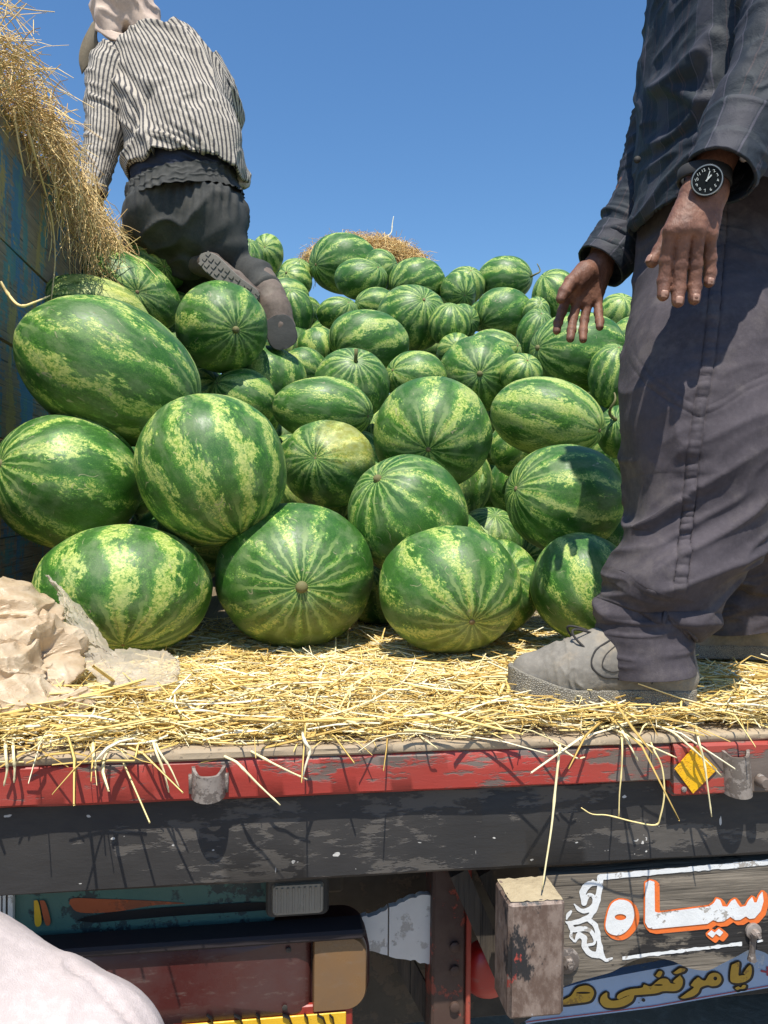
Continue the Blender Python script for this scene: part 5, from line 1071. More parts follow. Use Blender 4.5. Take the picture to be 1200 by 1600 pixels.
# sleeves
def cloth_disp(seed, amp=.008, f=(7, 7, 10), fold=.006, ff=(9, 9, 26), lowz=None, tw=0):
    def d(v, U, Vv):
        q = noise(v*A(*f), seed)*amp
        r = v.copy(); r[..., 2] = v[..., 2]+tw*v[..., 0]; w = .6*noise(v*5, seed+7)
        r2 = r*A(*ff)+w[..., None]; q2 = (ridge(r2, seed+3)-.4)*fold
        q3 = (ridge(r*A(ff[0]*2.1, ff[1]*2.1, ff[2]*1.9)+w[..., None]*2, seed+5)-.4)*fold*.35
        return q+q2+q3
    return d
slv = loft(L_([(1168, -262, 1.29, .075, .075), (1205, -150, 1.24, .072, .07), (1240, -20, 1.19, .068, .064), (1214, 90, 1.16, .061, .058), (1180, 160, 1.14, .055, .052), (1158, 203, 1.128, .050, .047), (1140, 240, 1.115, .0455, .043), (1122, 270, 1.106, .042, .040)]), FW, 240, 150,
           cloth_disp(21, .006, (9, 9, 9), .011, (11, 11, 22), tw=-.7))
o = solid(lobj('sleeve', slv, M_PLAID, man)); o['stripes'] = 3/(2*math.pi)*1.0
cf = loft(L_([(1159, 203, 1.128, .0525, .050), (1150, 220, 1.122, .050, .0475), (1139, 242, 1.115, .0475, .045), (1121, 275, 1.103, .0455, .043)]), FW, 70, 130, cloth_disp(5, .003, (14, 14, 14), .0035, (20, 20, 30)))
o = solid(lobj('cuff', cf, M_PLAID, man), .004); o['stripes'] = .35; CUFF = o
b = MB(); p = V(1163, 246, 1.062); b.tube([p+FW*.003, p-FW*.001, p-FW*.002], [.0055, .0058, .004], 16); b.build('cuff_button', M_STEEL, man, True)
slf = loft(L_([(1085, -30, 1.6, .08, .08), (1075, 80, 1.61, .075, .075), (1045, 190, 1.60, .068, .065), (1015, 290, 1.58, .062, .058), (985, 350, 1.565, .056, .05), (965, 385, 1.555, .050, .045), (940, 413, 1.548, .044, .042)]), FW, 200, 110, cloth_disp(31, .006, (9, 9, 9), .009, (12, 12, 24), tw=.8))
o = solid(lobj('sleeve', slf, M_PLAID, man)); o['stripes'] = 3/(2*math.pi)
cf2 = loft(L_([(972, 372, 1.558, .053, .049), (960, 390, 1.553, .052, .048), (938, 416, 1.546, .048, .046)]), FW, 50, 100, cloth_disp(6, .002, (14, 14, 14), .003, (20, 20, 30)))
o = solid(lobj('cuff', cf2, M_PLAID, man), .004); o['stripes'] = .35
# shirt body with a curved hem
hx, hy = [975, 995, 1010, 1040, 1070, 1100, 1140, 1320], [356, 346, 336, 318, 292, 268, 268, 296]
def hem(v, th, t_):
    px, py, d = proj(v); near = d < 1.44; hp = np.where(near, np.interp(px, hx, hy), 352.); zmin = CAM[2]+(785-hp)/FPX*d
    v = v.copy(); k = v[..., 2] < zmin; v[..., 2] = np.where(k, zmin, v[..., 2]); return v
def shdisp(v, U, Vv):
    px, py, d = proj(v); q = cloth_disp(41, .010, (6, 6, 5), .014, (7, 7, 13), tw=-1.1)(v, U, Vv)
    q += .010*np.exp(-(pdist(px, py, [(1115, 55), (1085, 100), (1028, 138)])/11)**2)+.009*np.exp(-(pdist(px, py, [(1050, 140), (1090, 160), (1135, 150)])/10)**2)+.007*np.exp(-(pdist(px, py, [(1110, 205), (1060, 225), (1025, 262)])/9)**2)
    return q
tor = loft(L_([(1112, -214, 1.42, .055, .06), (1114, -190, 1.42, .075, .10), (1118, -165, 1.42, .10, .16), (1126, -110, 1.42, .115, .19), (1134, 0, 1.42, .122, .195), (1131, 90, 1.42, .130, .205), (1131, 170, 1.42, .137, .215), (1131, 260, 1.42, .143, .228), (1131, 330, 1.42, .149, .238), (1131, 362, 1.42, .150, .238)]), FW, 330, 260, shdisp, 2.3, hem)
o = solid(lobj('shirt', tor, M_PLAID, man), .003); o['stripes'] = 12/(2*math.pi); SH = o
p = V(996, 249, 1.30); b = MB(); b.tube([p+FW*.002-toL*-.0, p-FW*.002], [.006, .005], 14); b.build('shirt_button', M_LACE, man, True)
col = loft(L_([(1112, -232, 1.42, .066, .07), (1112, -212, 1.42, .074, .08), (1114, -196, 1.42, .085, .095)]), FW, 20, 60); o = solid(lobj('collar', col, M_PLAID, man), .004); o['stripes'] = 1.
# trousers
seam = [(1128, 300), (1122, 400), (1117, 470), (1107, 560), (1093, 640), (1082, 720), (1075, 800), (1066, 880), (1058, 930)]
pock = [[(975, 545), (990, 575), (1012, 603), (1045, 628), (1088, 650)], [(984, 532), (998, 562), (1020, 590), (1052, 614), (1092, 638)], [(1092, 652), (1130, 636), (1165, 612), (1215, 590)], [(1096, 640), (1130, 624), (1165, 600), (1215, 578)]]
def ldisp(v, U, Vv):
    px, py, d = proj(v); low = np.clip((py-640)/260, 0, 1); up = np.clip((560-py)/200, 0, 1)
    q = noise(v*A(6, 6, 7), 51)*.010*(.5+low*.5)
    r = v.copy(); w = noise(v*6, 58); r[..., 2] = v[..., 2]-.45*(v[..., 0]-.8); q2 = (ridge(r*A(5, 5, 15)+w[..., None]*.8, 53)-.4)*(.006+.012*low)
    q3 = (ridge(r*A(11, 11, 27)+w[..., None]*1.5, 55)-.4)*(.0025+.005*low)
    q = q+q2+q3
    near = 1/(1+np.exp((d-(1.27+.0006*np.clip(560-py, 0, 160)))*60))*np.clip((935-py)/30, 0, 1)
    sd_ = pdist(px, py, seam); m_ = np.exp(-(sd_/8.)**4)*near
    q += m_*(.0022+.0013*np.sin(v[..., 2]*2*np.pi/.0115+noise(v*35, 3)*4)*(.35+.65*np.clip(noise(v*22, 5)+.5, 0, 1)))
    for e in (-9.5, 9.5): q -= .0016*np.exp(-((np.abs(sd_)-abs(e))/2.2)**2)*near
    q += .0016*np.exp(-(sd_/26)**2)*near*np.sin(v[..., 2]*2*np.pi/.03+3*noise(v*12, 9))
    for k, l_ in enumerate(pock): q -= .0017*np.exp(-(pdist(px, py, l_)/2.3)**2)*near; 
    q += .0014*np.clip(1-pdist(px, py, pock[1])/16, 0, 1)*near
    cu = np.clip((py-962)/12, 0, 1); q = q*(1-cu)+cu*((ridge(v*A(10, 10, 60)+w[..., None], 5)-.4)*.0035+noise(v*14, 3)*.003)
    return q
def ltilt(v, th, t_):
    px, py, d = proj(v); w = np.exp(-((py-945)/55)**2); v = v.copy(); lat = (v-v.mean(1, keepdims=True))@RT; v[..., 2] += w*lat*.28; return v
leg = loft(L_([(1120, 225, 1.46, .118, .13), (1116, 350, 1.45, .128, .130), (1112, 440, 1.425, .128, .130), (1110, 500, 1.38, .128, .130), (1104, 560, 1.325, .132, .130), (1098, 640, 1.287, .129, .118), (1093, 700, 1.275, .122, .112), (1092, 760, 1.27, .112, .106), (1084, 820, 1.262, .104, .098), (1068, 870, 1.255, .100, .094),
                (1046, 906, 1.25, .101, .094), (1030, 934, 1.248, .101, .092), (1020, 950, 1.246, .092, .084), (1012, 962, 1.245, .078, .072), (1008, 972, 1.244, .072, .066), (1007, 1000, 1.243, .071, .066), (1008, 1030, 1.242, .071, .068), (1009, 1050, 1.242, .071, .070)]), FW, 620, 300, ldisp, 2.2, ltilt)
solid(lobj('trouser_leg', leg, M_TROU, man), .003)
leg2 = loft(L_([(1125, 240, 1.50, .13, .13), (1125, 420, 1.50, .125, .125), (1145, 560, 1.53, .125, .12), (1160, 700, 1.57, .122, .115), (1163, 800, 1.60, .115, .105), (1162, 865, 1.63, .112, .10), (1160, 890, 1.64, .105, .095), (1158, 905, 1.645, .09, .085), (1158, 940, 1.65, .090, .085), (1158, 965, 1.65, .09, .085), (1160, 980, 1.65, .088, .085)]), FW, 260, 150,
            cloth_disp(61, .007, (6, 6, 7), .013, (7, 7, 26), tw=-.4), 2.2)
solid(lobj('trouser_leg', leg2, M_TROU, man), .003)
hipl = loft(L_([(1130, 200, 1.47, .12, .13), (1130, 300, 1.48, .125, .15), (1130, 400, 1.49, .125, .14), (1130, 470, 1.49, .11, .13), (1130, 510, 1.49, .08, .10)]), FW, 60, 90); lobj('trouser_seat', hipl, M_TROU, man)
b = MB(); k_ = V(1122, 478, 1.235); b.tube([k_+A(0, 0, .012), k_, k_-A(0, 0, .012)], [.0022, .0045, .003], 8); b.build('zip_pull', M_LACE, man, True)
# shoes
def shoe(org_, fwd, name_par, vox=.0024, laces=True, top=.15):
    fwd = nrm(fwd*A(1, 1, 0)); lat = np.cross(A(0, 0, 1), fwd)   # lat: to the shoe's left
    Lc = lambda g: np.stack([(g-org_)@fwd, (g-org_)@lat, (g-org_)[..., 2]], -1)
    Wd = lambda p: org_+np.asarray(p)[..., 0:1]*fwd+np.asarray(p)[..., 1:2]*lat+np.asarray(p)[..., 2:3]*A(0, 0, 1)
    up_caps = [(A(.262, 0, .046), A(.205, 0, .050), .031, .041), (A(.205, 0, .050), A(.155, 0, .070), .041, .041), (A(.155, 0, .072), A(.085, 0, .10), .041, .042), (A(.045, 0, .048), A(.050, 0, .10), .037, .036), (A(.06, 0, .10), A(.062, 0, top), .043, .046), (A(.045, 0, .045), A(.20, 0, .045), .038, .043)]
    def upper(p):
        d = caps_fn(up_caps, .022)(p); return np.maximum(d, .024-p[..., 2])
    def sole(p, e=0.):
        q = p.copy(); q[..., 2] = 0; o2 = caps_fn([(A(.046, 0, 0), A(.12, 0, 0), .041, .037), (A(.12, 0, 0), A(.205, 0, 0), .037, .050), (A(.205, 0, 0), A(.262, 0, 0), .050, .036)], .01)(q)-e
        sp = .016*np.clip((p[..., 0]-.19)/.11, 0, 1)**2; t1 = .030+.014*np.clip((p[..., 0]-.2)/.09, 0, 1)+sp
        return np.maximum(np.maximum(o2+.004, sp-p[..., 2]+.004), p[..., 2]-t1+.004)-.004
    lo, hi = A(-.02, -.075, -.01), A(.32, .075, top+.06)
    for nm, fn, m_ in (('shoe_upper', upper, M_SUEDE), ('shoe_sole', sole, M_SOLE)):
        v, f = sdf_mesh(fn, lo, hi if nm == 'shoe_upper' else A(.32, .075, .08), vox); v = relax(v, f, 2)
        if nm == 'shoe_upper': v = v+vnorm(v, f)*(.0015*fbm(v*A(40, 40, 60), 5)+.0035*(ridge(v*A(75, 14, 30)+noise(v*40, 2)[:, None]*.8, 2)-.3)*np.exp(-((v[:, 0]-.20)/.035)**2))[:, None]
        par = mesh(nm, Wd(v), f, m_, name_par) if nm == 'shoe_upper' else mesh(nm, Wd(v), f, m_, name_par)
        if nm == 'shoe_upper': U_ = par
    def surf(x, z, s_=1): # surface point on side s_
        ys = np.linspace(.075, 0, 160)*s_; p = np.stack([np.full(160, x), ys, np.full(160, z)], -1); k = np.argmax(upper(p) < 0); return p[k]+A(0, .0006*s_, 0)
    if laces:
        def line(pts, r, nm, m_, s_=1):
            C = cr(np.array([(x, z, 0) for x, z in pts], float), 30); P_ = np.array([surf(c[0], c[1], s_) for c in C]); MB().tube(Wd(P_), r, 6).build(nm, m_, U_, True)
        for s_ in (1, -1):
            line([(.146, .106), (.170, .090), (.177, .068), (.160, .052), (.136, .050)], .0016, 'flap_seam', M_LACE, s_)
            line([(.140, .098), (.156, .084), (.161, .068), (.148, .060), (.130, .062)], .0011, 'flap_seam', M_THREAD, s_)
            line([(.002+.012, .055), (.05, .062), (.075, .058), (.085, .04)], .0009, 'side_seam', M_THREAD, s_)
            line([(.075, .058), (.08, .085), (.075, .11)], .0009, 'side_seam', M_THREAD, s_)
        for i, (x, z) in enumerate(((.185, .088), (.170, .097))):
            P_ = np.array([A(x+.004*math.sin(a*2), math.cos(a)*.026, z+.006*math.sin(a)-.0015) for a in np.linspace(0, math.pi, 14)]); MB().tube(Wd(P_), .0022, 7).build('lace', M_LACE, U_, True)
        for s_ in (1, -1):
            a = np.linspace(0, 1, 20); P_ = np.stack([.170+.032*np.sin(a*math.pi), s_*(.010+.024*a), .112+.014*np.sin(a*math.pi*1.2)-.022*a], -1); MB().tube(Wd(P_), .0019, 7).build('lace_loop', M_LACE, U_, True)
    return U_
heel = V(1092, 1100, 1.235); heel[2] = .027
fwd_ = nrm(toL+FW*.05)
shoe(heel+A(0, 0, 0), fwd_, man, .0021)
heel2 = V(1225, 1012, 1.66); heel2[2] = .02
shoe(heel2, nrm(toL+FW*.12), man, .003, False)
# wristwatch
wc = V(1105, 282, 1.078); wn_ = nrm(CAM-wc+A(0, 0, .25)+toL*.05); wx = nrm(np.cross(A(0, 0, 1), wn_)); wy = np.cross(wn_, wx)
wx, wy = wx*math.cos(.35)+wy*math.sin(.35), wy*math.cos(.35)-wx*math.sin(.35)
def disc(name, rads, hs_, m_, par, n=48): 
    b = MB(); a_ = np.linspace(0, 2*np.pi, n, endpoint=False); k = len(rads); P_ = np.concatenate([wc+wn_*h_+r_*(np.cos(a_)[:, None]*wx+np.sin(a_)[:, None]*wy) for r_, h_ in zip(rads, hs_)]); b.add(P_, [(i*n+j, i*n+(j+1) % n, (i+1)*n+(j+1) % n, (i+1)*n+j) for i in range(k-1) for j in range(n)]+([] if name == 'bezel' else [list(range(n))[::-1], [(k-1)*n+j for j in range(n)]])); return autosmooth(fixn(b.build(name, m_, par)), 30)
disc('bezel', [.0186, .0196, .0204, .0200, .0188, .0184, .0183], [.0015, .0026, .0032, .0040, .0040, .0034, .0015], mat_plain('steel_bezel', (.30, .31, .33), .25, .9, .1, 40, 0), man)
watch = disc('wristwatch', [.0195, .0212, .0214, .0208, .0188, .0180], [-.007, -.005, .001, .003, .0034, .0026], mat_plain('watch_case', (.022, .022, .026), .28, .6, .1, 40, 0), man)
disc('dial', [.0178, .0178], [.0022, .0029], mat_plain('dial_face', (.010, .013, .014), .9, 0, .1, 40, 0, Specular_IOR_Level=.1), watch)
ti = mat_plain('dial_print', (.62, .66, .62), .5, 0, .05, 40, 0)
for i in range(12):
    a = math.radians(90-30*(i+1)); fc_ = bpy.data.curves.new('numeral', 'FONT'); fc_.body = str(i+1); fc_.size = .0056; fc_.align_x = 'CENTER'; fc_.align_y = 'CENTER'; fc_.extrude = .0001
    fo = bpy.data.objects.new('font_source', fc_); me = bpy.data.meshes.new_from_object(fo); bpy.data.objects.remove(fo); q = np.array([x.co[:] for x in me.vertices]); fcs = [list(p_.vertices) for p_ in me.polygons]
    P_ = wc+wn_*.0032+(wx*math.cos(a)+wy*math.sin(a))*.0138; mesh('numeral', P_+q[:, :1]*wx+q[:, 1:2]*wy+q[:, 2:]*wn_, fcs, ti, watch, False)
for a, l, w_, nm in ((52, .0115, .0006, 'minute_hand'), (25, .008, .0009, 'hour_hand')):
    a = math.radians(a); d_ = wx*math.cos(a)+wy*math.sin(a); MB().tube([wc+wn_*.0036-d_*.002, wc+wn_*.0036+d_*l], w_, 6, flat=.4, ref=tuple(wn_)).build(nm, ti, watch)
wr = H(1101, 278, 1.1185); ax_ = nrm(H(1100, 300, 1.115)-H(1103, 250, 1.125)); s1 = nrm(RT-(RT@ax_)*ax_); s2 = np.cross(ax_, s1)
th = np.linspace(0, 2*np.pi, 60, endpoint=False); st = []
for e, rr in ((-.0095, 0), (-.0085, .0012), (.0085, .0012), (.0095, 0), (.0095, -.003), (-.0095, -.003)):
    st.append(wr+ax_*e+s1*(np.cos(th)*(.0365+rr))[:, None]+s2*(np.sin(th)*(.0275+rr))[:, None])
st = np.stack(st, 1).reshape(-1, 3); fixn(mesh('strap', st, [[i*6+k, i*6+(k+1) % 6, ((i+1) % 60)*6+(k+1) % 6, ((i+1) % 60)*6+k] for i in range(60) for k in range(6)], M_RUB, watch))
# ================================================= kneeling man
KD = 3.12
kn = empty('person', V(290, 400, KD), 'man kneeling on the melons in striped shirt and dark trousers, pink cloth over cap', 'person')
K = lambda x, y, d=KD: V(x, y, d)
kcap = [(K(287, 300), K(285, 200, 3.16), .10, .105), (K(285, 200, 3.16), K(245, 115, 3.28), .105, .09), (K(245, 115, 3.28), K(218, 60, 3.30), .08, .055), (K(215, 65, 3.3), K(200, 25, 3.3), .055, .07), (K(198, 22, 3.3), K(190, 10, 3.3), .092, .09),
        (K(178, 110, 3.24), K(160, 200, 3.2), .055, .045), (K(160, 200, 3.2), K(150, 292, 3.1), .045, .032), (K(310, 120, 3.24), K(350, 190, 3.45), .055, .045), (K(350, 190, 3.45), K(300, 250, 3.6), .045, .035),
        (K(268, 325), K(308, 325), .10, .10), (K(250, 345), K(240, 420, 3.44), .08, .055), (K(328, 345), K(345, 425, 3.44), .08, .055), (K(240, 420, 3.44), K(300, 415, 3.14), .05, .035), (K(345, 425, 3.44), K(405, 450, 3.08), .05, .04),
        (K(150, 292, 3.1), K(147, 312, 3.08), .03, .035)]
mesh('body', *body(kcap, .02, .011), M_SKIN, kn)
def khem(v, th, t_):
    px, py, d = proj(v); hp = np.where(d < 3.14, np.interp(px, [185, 205, 240, 290, 340, 370, 390], [300, 272, 240, 234, 243, 266, 296]), 290.); zm = CAM[2]+(785-hp)/FPX*d; v = v.copy(); v[..., 2] = np.maximum(v[..., 2], zm); return v
kv = loft(L_([(222, 64, 3.30, .05, .05), (224, 70, 3.30, .09, .07), (228, 80, 3.29, .165, .09), (238, 100, 3.27, .205, .12), (252, 130, 3.24, .225, .14), (268, 170, 3.20, .224, .15), (282, 215, 3.16, .218, .155), (290, 248, 3.13, .228, .165), (293, 268, 3.12, .230, .17), (292, 281, 3.12, .218, .162), (290, 289, 3.12, .200, .15)]), FW, 260, 240,
          lambda v, U, Vv: cloth_disp(71, .018, (4, 4, 4), .026, (5, 5, 9), tw=1.1)(v, U, Vv)+.02*np.exp(-(pdist(*proj(v)[:2], [(190, 110), (225, 150), (205, 215)])/12)**2)*-1, 2.3, khem)
o = solid(lobj('shirt', kv, M_STRIPE, kn), .004); o['stripes'] = 84.
ka = loft(L_([(182, 88, 3.26, .085, .07), (172, 120, 3.23, .085, .08), (166, 165, 3.2, .078, .078), (164, 210, 3.17, .072, .07), (158, 250, 3.14, .062, .06), (151, 285, 3.1, .050, .05), (147, 304, 3.08, .044, .045)]), FW, 160, 100, cloth_disp(73, .012, (6, 6, 6), .014, (8, 8, 18), tw=.8))
o = solid(lobj('sleeve', ka, M_STRIPE, kn), .004); o['stripes'] = 34.
ka2 = loft(L_([(312, 100, 3.28, .08, .07), (340, 140, 3.34, .08, .08), (352, 190, 3.45, .075, .075), (330, 230, 3.55, .06, .06), (305, 255, 3.6, .05, .05)]), FW, 90, 80, cloth_disp(74, .012, (6, 6, 6), .014, (8, 8, 18), tw=.8))
o = solid(lobj('sleeve', ka2, M_STRIPE, kn), .004); o['stripes'] = 34.
und = loft(L_([(286, 215, 3.14, .190, .140), (287, 260, 3.12, .205, .155), (288, 290, 3.12, .20, .155), (289, 312, 3.12, .20, .155)]), FW, 60, 160, cloth_disp(77, .01, (6, 6, 6), .016, (6, 6, 26), tw=.3)); lobj('undershirt', und, M_NAVY, kn)
wai = loft(L_([(286, 284, 3.12, .212, .170), (287, 290, 3.12, .212, .172), (288, 302, 3.12, .220, .180), (290, 316, 3.12, .232, .192)]), FW, 50, 320, lambda v, U, Vv: .0035*np.sin(U*34+6*noise(v*9, 2))+.006*(ridge(v*A(16, 16, 55)+noise(v*11, 4)[..., None]*2, 6)-.4)); lobj('waistband', wai, M_TROUK, kn)
tcap = [(K(262, 336), K(318, 336), .160, .160), (K(262, 350, 3.2), K(325, 420, 3.42), .13, .13), (K(300, 400, 3.35), K(305, 480, 3.45), .12, .12), (K(248, 340), K(235, 420, 3.42), .145, .10), (K(325, 345), K(345, 415, 3.42), .150, .10), (K(330, 340, 3.08), K(348, 385, 3.1), .13, .10), (K(345, 420, 3.42), K(392, 436, 3.1), .085, .078), (K(392, 436, 3.1), K(416, 452, 3.03), .07, .062), (K(238, 420, 3.42), K(300, 408, 3.14), .085, .06)]
tv, tf = body(tcap, .035, .0085); nn2 = vnorm(tv, tf); r2 = tv.copy(); r2[:, 2] -= .5*tv[:, 0]
px_, py_, d_ = proj(tv); gat = np.clip((352-py_)/40, 0, 1)
dd_ = .014*noise(tv*6, 4)+(ridge(r2*A(7, 7, 12)+noise(tv*4, 9)[:, None], 3)-.4)*.018+gat*.0045*np.sin(px_*.42+4*noise(tv*6, 6)); mesh('trousers', tv+nn2*dd_[:, None], tf, M_TROUK, kn)
# cap with neck cloth and visor
c0 = K(196, 14, 3.3)
cv, cf_ = body([(c0, c0+A(0, 0, .03), .132, .115), (c0-A(0, 0, .01), K(232, 46, 3.27), .115, .060), (K(225, 40, 3.26), K(262, 66, 3.22), .05, .022), (K(165, 30, 3.22), K(178, 48, 3.22), .045, .03)], .03, .008)
n3_ = vnorm(cv, cf_); rr_ = cv.copy(); rr_[:, 2] += .6*cv[:, 0]; mesh('neck_cloth', cv+n3_*((ridge(rr_*A(9, 9, 16)+noise(cv*6, 3)[:, None], 8)-.4)*.014+.006*noise(cv*16, 6))[:, None], cf_, M_CAP, kn)
# hanging edge of the cloth
P_ = []
for i, u_ in enumerate(np.linspace(0, 1, 26)):
    top = cr([(150, 22, 0), (172, 46, 0), (205, 52, 0), (240, 40, 0), (262, 52, 0)], 26)[i]; bot = cr([(148, 46, 0), (178, 62, 0), (222, 66, 0), (252, 74, 0), (284, 82, 0)], 26)[i]
    for j in range(8):
        w_ = j/7; P_.append(V(top[0]*(1-w_)+bot[0]*w_, top[1]*(1-w_)+bot[1]*w_, 3.185+.05*abs(u_-.45)-.01*w_+.008*math.sin(u_*19)*w_))
solid(mesh('cloth_edge', P_, gridf(26, 8, False), M_CAP, kn), .004)
P_ = []
for i, u_ in enumerate(np.linspace(0, 1, 20)):
    a = cr([(158, 22, 0), (151, 45, 0), (151, 62, 0), (160, 74, 0)], 20)[i]; b_ = cr([(143, 36, 0), (128, 66, 0), (123, 92, 0), (128, 116, 0)], 20)[i]
    for j in range(8):
        w_ = j/7; P_.append(V(a[0]*(1-w_)+b_[0]*w_, a[1]*(1-w_)+b_[1]*w_, 3.32+.03*math.sin(w_*2)+.05*(u_-.5)**2))
solid(mesh('visor', P_, gridf(20, 8, False), cloth_mat('olive_cloth', (.12, .10, .07), (.2, .165, .11), 400), kn), .006)
# boots seen from the sole side
M_BOOT = cloth_mat('brown_boot', (.07, .05, .04), (.15, .115, .09), 300, .75, (.22, .19, .15), .4); M_BSOLE = mat_plain('boot_sole_grey', (.16, .15, .13), .85, 0, .35, 60, .6); M_BSOLE2 = mat_plain('boot_sole_dark', (.03, .032, .03), .8, 0, .4, 60, .6)
def boot(path, rads, sole_pts, m_s, ncl, sd_):
    caps = [(path[i], path[i+1], rads[i], rads[i+1]) for i in range(len(path)-1)]; v, f = body(caps, .02, .006); nb = vnorm(v, f)
    bo = mesh('boot', v+nb*(.005*fbm(v*30, sd_))[:, None], f, M_BOOT, kn)
    C = cr(np.array([(p[0], p[1], p[2], p[3]) for p in sole_pts], float), 26); dz = nrm(CAM-K(*sole_pts[1][:2])); P_ = []; n = len(C)
    T = nrm(np.gradient(np.array([K(c[0], c[1], c[2]) for c in C]), axis=0)); prof = [(-1, .030), (-1, .004), (-.93, 0), (-.5, -.001), (0, 0), (.5, -.001), (.93, 0), (1, .004), (1, .03)]
    for i, c in enumerate(C):
        s_ = nrm(np.cross(T[i], dz)); ctr = K(c[0], c[1], c[2])
        wd = c[3]*math.sqrt(max(.02, 1-abs(2*i/(n-1)-1)**5))
        for a, h_ in prof: P_.append(ctr+s_*a*wd-dz*h_)
    k = len(prof); F = [[i*k+j, i*k+j+1, (i+1)*k+j+1, (i+1)*k+j] for i in range(n-1) for j in range(k-1)]+[[j for j in range(k)], [(n-1)*k+j for j in range(k)]]
    so = fixn(mesh('sole', P_, F, m_s, bo)); autosmooth(so, 40)
    for i in range(2, n-3, 2):
        for sgn in (-1, 0, 1) if (i//2) % 2 else (-.55, .55):
            c = C[i]; ctr = K(c[0], c[1], c[2])+nrm(np.cross(T[i], dz))*sgn*c[3]*.6; s_ = nrm(np.cross(T[i], dz)); w_ = c[3]*.22; h_ = .008
            vv = [ctr+s_*a*w_+T[i]*b_*.0085+dz*e for e in (-.002, .005) for a, b_ in ((-1, -1), (1, -1), (1.1, 1), (-.9, 1))]
            mesh('tread_block', vv, [(0, 1, 2, 3), (7, 6, 5, 4), (0, 4, 5, 1), (1, 5, 6, 2), (2, 6, 7, 3), (3, 7, 4, 0)], m_s, bo, False) if ncl else None
    return bo
boot([K(300, 412, 3.14), K(330, 415, 3.03), K(366, 440, 3.0), K(396, 462, 2.98)], [.040, .046, .040, .032], [(313, 398, 2.985, .034), (330, 412, 2.965, .040), (350, 429, 2.95, .034), (372, 445, 2.94, .027), (394, 460, 2.935, .026), (404, 468, 2.935, .020)], M_BSOLE, True, 3)
boot([K(408, 440, 3.08), K(420, 462, 3.03), K(430, 485, 3.0), K(440, 515, 2.98)], [.062, .060, .060, .055], [(430, 493, 2.93, .048), (436, 510, 2.925, .056), (442, 528, 2.92, .056), (448, 545, 2.92, .048)], M_BSOLE2, False, 4)
# ================================================= shoulder of someone in front
FD = .52
fg_ = empty('person', V(-60, 1800, FD), 'person in a pale pink shirt whose shoulder fills the lower left corner', 'person')
Q = lambda x, y, d=FD: V(x-6, y+52, d)
sc_ = [(Q(130, 1628), Q(-110, 1500), .0505, .038), (Q(130, 1632), Q(165, 1950, .5), .0505, .044), (Q(165, 1950, .5), Q(120, 2350, .42), .044, .034), (Q(-150, 1640), Q(-150, 2500), .105, .11), (Q(20, 1700), Q(0, 2500), .085, .10), (Q(-320, 1640), Q(-320, 2500), .085, .10), (Q(-200, 1500), Q(-430, 1628), .038, .05), (Q(-430, 1632), Q(-460, 2000), .05, .045)]
sv, sf = body(sc_, .03, .0042); ns_ = vnorm(sv, sf); px_, py_, d_ = proj(sv)
sm = pdist(px_, py_, [(105, 1510), (150, 1540), (190, 1580), (215, 1620), (225, 1680)]); rr_ = sv.copy(); rr_[:, 2] += .9*sv[:, 0]
ds = .0035*noise(sv*22, 4)+(ridge(rr_*A(12, 12, 22)+noise(sv*12, 3)[:, None], 8)-.4)*.0035-.002*np.exp(-(sm/4)**2)+.0012*np.exp(-((sm-12)/7)**2)
mesh('shirt', sv+ns_*ds[:, None], sf, M_PINK, fg_)
hd = Q(-310, 1270); mesh('body', *body([(hd, hd+A(0, 0, -.02), .085, .075), (hd-A(0, 0, .05), Q(-230, 1560), .045, .05), (Q(120, 2350, .42), Q(110, 2500, .40), .026, .03), (Q(-230, 1560), Q(-200, 1800), .05, .06), (Q(-200, 2500), Q(-180, 3700), .08, .07), (Q(-60, 2500), Q(-60, 3700), .08, .07)], .02, .008), M_SKIN, fg_)
hv = body([(hd+A(0, 0, .03), hd+A(0, -.02, 0), .092, .086)], .02, .007); mesh('hair', hv[0]+vnorm(*hv)*(.004*noise(hv[0]*70, 2))[:, None], hv[1], M_HAIR, fg_)
lg = [(Q(-200, 2450), Q(-190, 3680), .10, .075), (Q(-40, 2450), Q(-50, 3680), .10, .075)]; lv = body(lg, .02, .012); mesh('trousers', lv[0], lv[1], M_NAVY, fg_)
# ------------------------------------------------------------------ crumpled plastic sheet on the deck
def plast(name, thin):
    t = NT(name); n = t.noise(t.obj(), 16, 6, .7); n2 = t.M('ABSOLUTE', t.M('SUBTRACT', t.noise(t.map(t.obj(), (1, 1, 2)), 34, 4, .6, 1.5), .5))
    c = t.mix(t.step(n, .35, .7), (.70, .60, .46) if thin else (.60, .44, .27), (.85, .77, .64) if thin else (.85, .70, .50)); h = t.M('ADD', n2, t.M('MULTIPLY', n, .6))
    m_ = t.done(c, .38, 0, t.bump(h, .6, .006), Specular_IOR_Level=.6)
    if thin:
        tr = t.n('BsdfTransparent'); tl = t.n('BsdfTranslucent'); t.set(tl.inputs[0], (.75, .72, .68)); mx = t.n('MixShader'); mx2 = t.n('MixShader')
        t.set(mx.inputs[0], .35); t.t.links.new(t.b.outputs[0], mx.inputs[1]); t.t.links.new(tl.outputs[0], mx.inputs[2])
        t.set(mx2.inputs[0], t.step(n, .35, .75, .25, .60)); t.t.links.new(mx.outputs[0], mx2.inputs[1]); t.t.links.new(tr.outputs[0], mx2.inputs[2]); t.t.links.new(mx2.outputs[0], t.out.inputs[0])
    else:
        tl = t.n('BsdfTranslucent'); t.set(tl.inputs[0], (.72, .60, .44)); mx = t.n('MixShader'); t.set(mx.inputs[0], .3); t.t.links.new(t.b.outputs[0], mx.inputs[1]); t.t.links.new(tl.outputs[0], mx.inputs[2]); t.t.links.new(mx.outputs[0], t.out.inputs[0])
    return m_
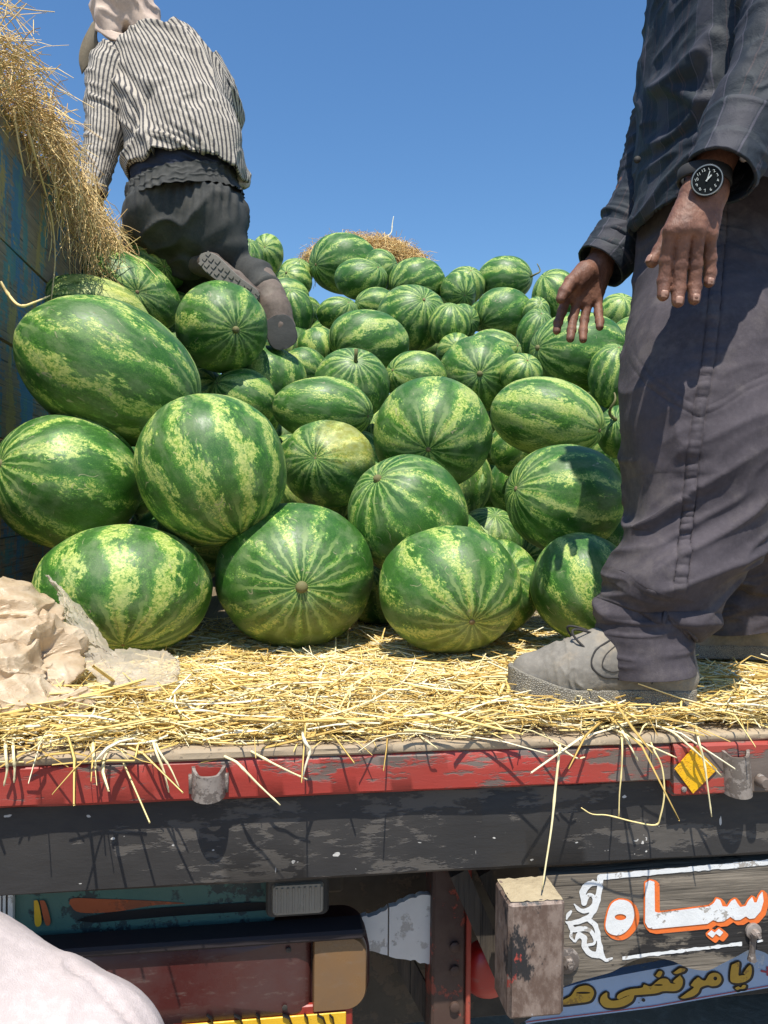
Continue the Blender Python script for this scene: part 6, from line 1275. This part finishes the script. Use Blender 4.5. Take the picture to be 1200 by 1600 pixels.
M_PLS, M_FILM = plast('crumpled_plastic', False), plast('clear_film', True)
sheet = empty('plastic_sheet', V(50, 1100, 1.25), 'crumpled cream plastic sheet with a clear film tail lying on the straw at the left', 'plastic sheet')
def ridge1(p, s=0): return 1-np.abs(noise(p, s))*1.6
def crump(v, s_, a=.012, f=(14, 14, 24)):
    w = noise(v*9, s_)[..., None]*1.2; return (ridge(v*A(*f)+w, s_+1)-.45)*a+(ridge(v*A(f[0]*2.2, f[1]*2.2, f[2]*2.4)+w*1.6, s_+2)-.45)*a*.5+noise(v*40, s_+3)*a*.15
for i, (ctr, ax, s_) in enumerate(((V(-30, 990, 1.34), (.135, .13, .085), 1), (V(25, 1030, 1.27), (.100, .09, .060), 4), (V(-25, 1065, 1.20), (.125, .075, .052), 7), (V(72, 1090, 1.165), (.070, .045, .030), 11), (V(-10, 1105, 1.14), (.06, .04, .024), 15), (V(20, 975, 1.37), (.070, .09, .055), 19))):
    nu_, nv_2 = 230, 130; rj = np.random.default_rng(40+i); LA, LO = np.meshgrid(np.linspace(.03, math.pi-.03, nv_2), np.linspace(0, 2*math.pi, nu_, endpoint=False), indexing='ij')
    pass
    s = np.stack([np.sin(LA)*np.cos(LO), np.sin(LA)*np.sin(LO), np.cos(LA)], -1); v = ctr+s*A(*ax)
    v = v+s*(.030*noise(v*7, s_)+.026*(ridge1(v*A(4, 4, 17)+noise(v*7, 4)[..., None]*1.1, s_+2)-.5)+.013*(ridge1(v*A(10, 10, 44)+noise(v*9, 8)[..., None]*1.6, s_+6)-.5)+.006*(ridge1(v*A(26, 26, 90)+noise(v*19, 8)[..., None]*1.6, s_+8)-.5))[..., None]
    v[..., 2] = np.maximum(v[..., 2], .012+.01*noise(v*30, 2)); q_ = gridf(nv_2, nu_); al = rj.random(len(q_)) < .5
    tri = np.concatenate([np.where(al[:, None], q_[:, [0, 1, 2]], q_[:, [0, 1, 3]]), np.where(al[:, None], q_[:, [0, 2, 3]], q_[:, [1, 2, 3]])]); fo = mesh('fold', v.reshape(-1, 3), tri, M_PLS, sheet); fo.data.set_sharp_from_angle(angle=math.radians(38))
def film(rows, nm, nj=22, ni=40, a=.010, s_=3):
    """rows: (x0,y0,d0,x1,y1,d1) edges"""
    C = cr(np.array(rows, float), ni); P_ = np.zeros((ni, nj, 3))
    for i, c in enumerate(C):
        for j in range(nj):
            w_ = j/(nj-1); P_[i, j] = V(c[0]*(1-w_)+c[3]*w_, c[1]*(1-w_)+c[4]*w_, c[2]*(1-w_)+c[5]*w_-.022*math.sin(w_*math.pi))
    P_ = P_-FW*crump(P_, s_, a*1.6, (12, 12, 20))[..., None]*1.3
    P_ = P_+rng.normal(0, .0012, P_.shape); fo = mesh(nm, P_.reshape(-1, 3), gridf(ni, nj, False), M_FILM, sheet); fo.data.set_sharp_from_angle(angle=math.radians(28)); return fo
film([(72, 898, 1.50, 78, 900, 1.50), (92, 925, 1.47, 102, 922, 1.48), (100, 955, 1.43, 128, 950, 1.45), (112, 990, 1.38, 158, 985, 1.42), (126, 1030, 1.32, 185, 1020, 1.38), (148, 1062, 1.27, 215, 1040, 1.35), (175, 1078, 1.25, 240, 1055, 1.33)], 'film')
film([(160, 1045, 1.36, 176, 1078, 1.23), (180, 1016, 1.40, 190, 1084, 1.22), (215, 1014, 1.41, 218, 1086, 1.22), (250, 1016, 1.40, 250, 1078, 1.23), (272, 1022, 1.38, 274, 1064, 1.27), (282, 1034, 1.35, 283, 1050, 1.30)], 'film', s_=9)
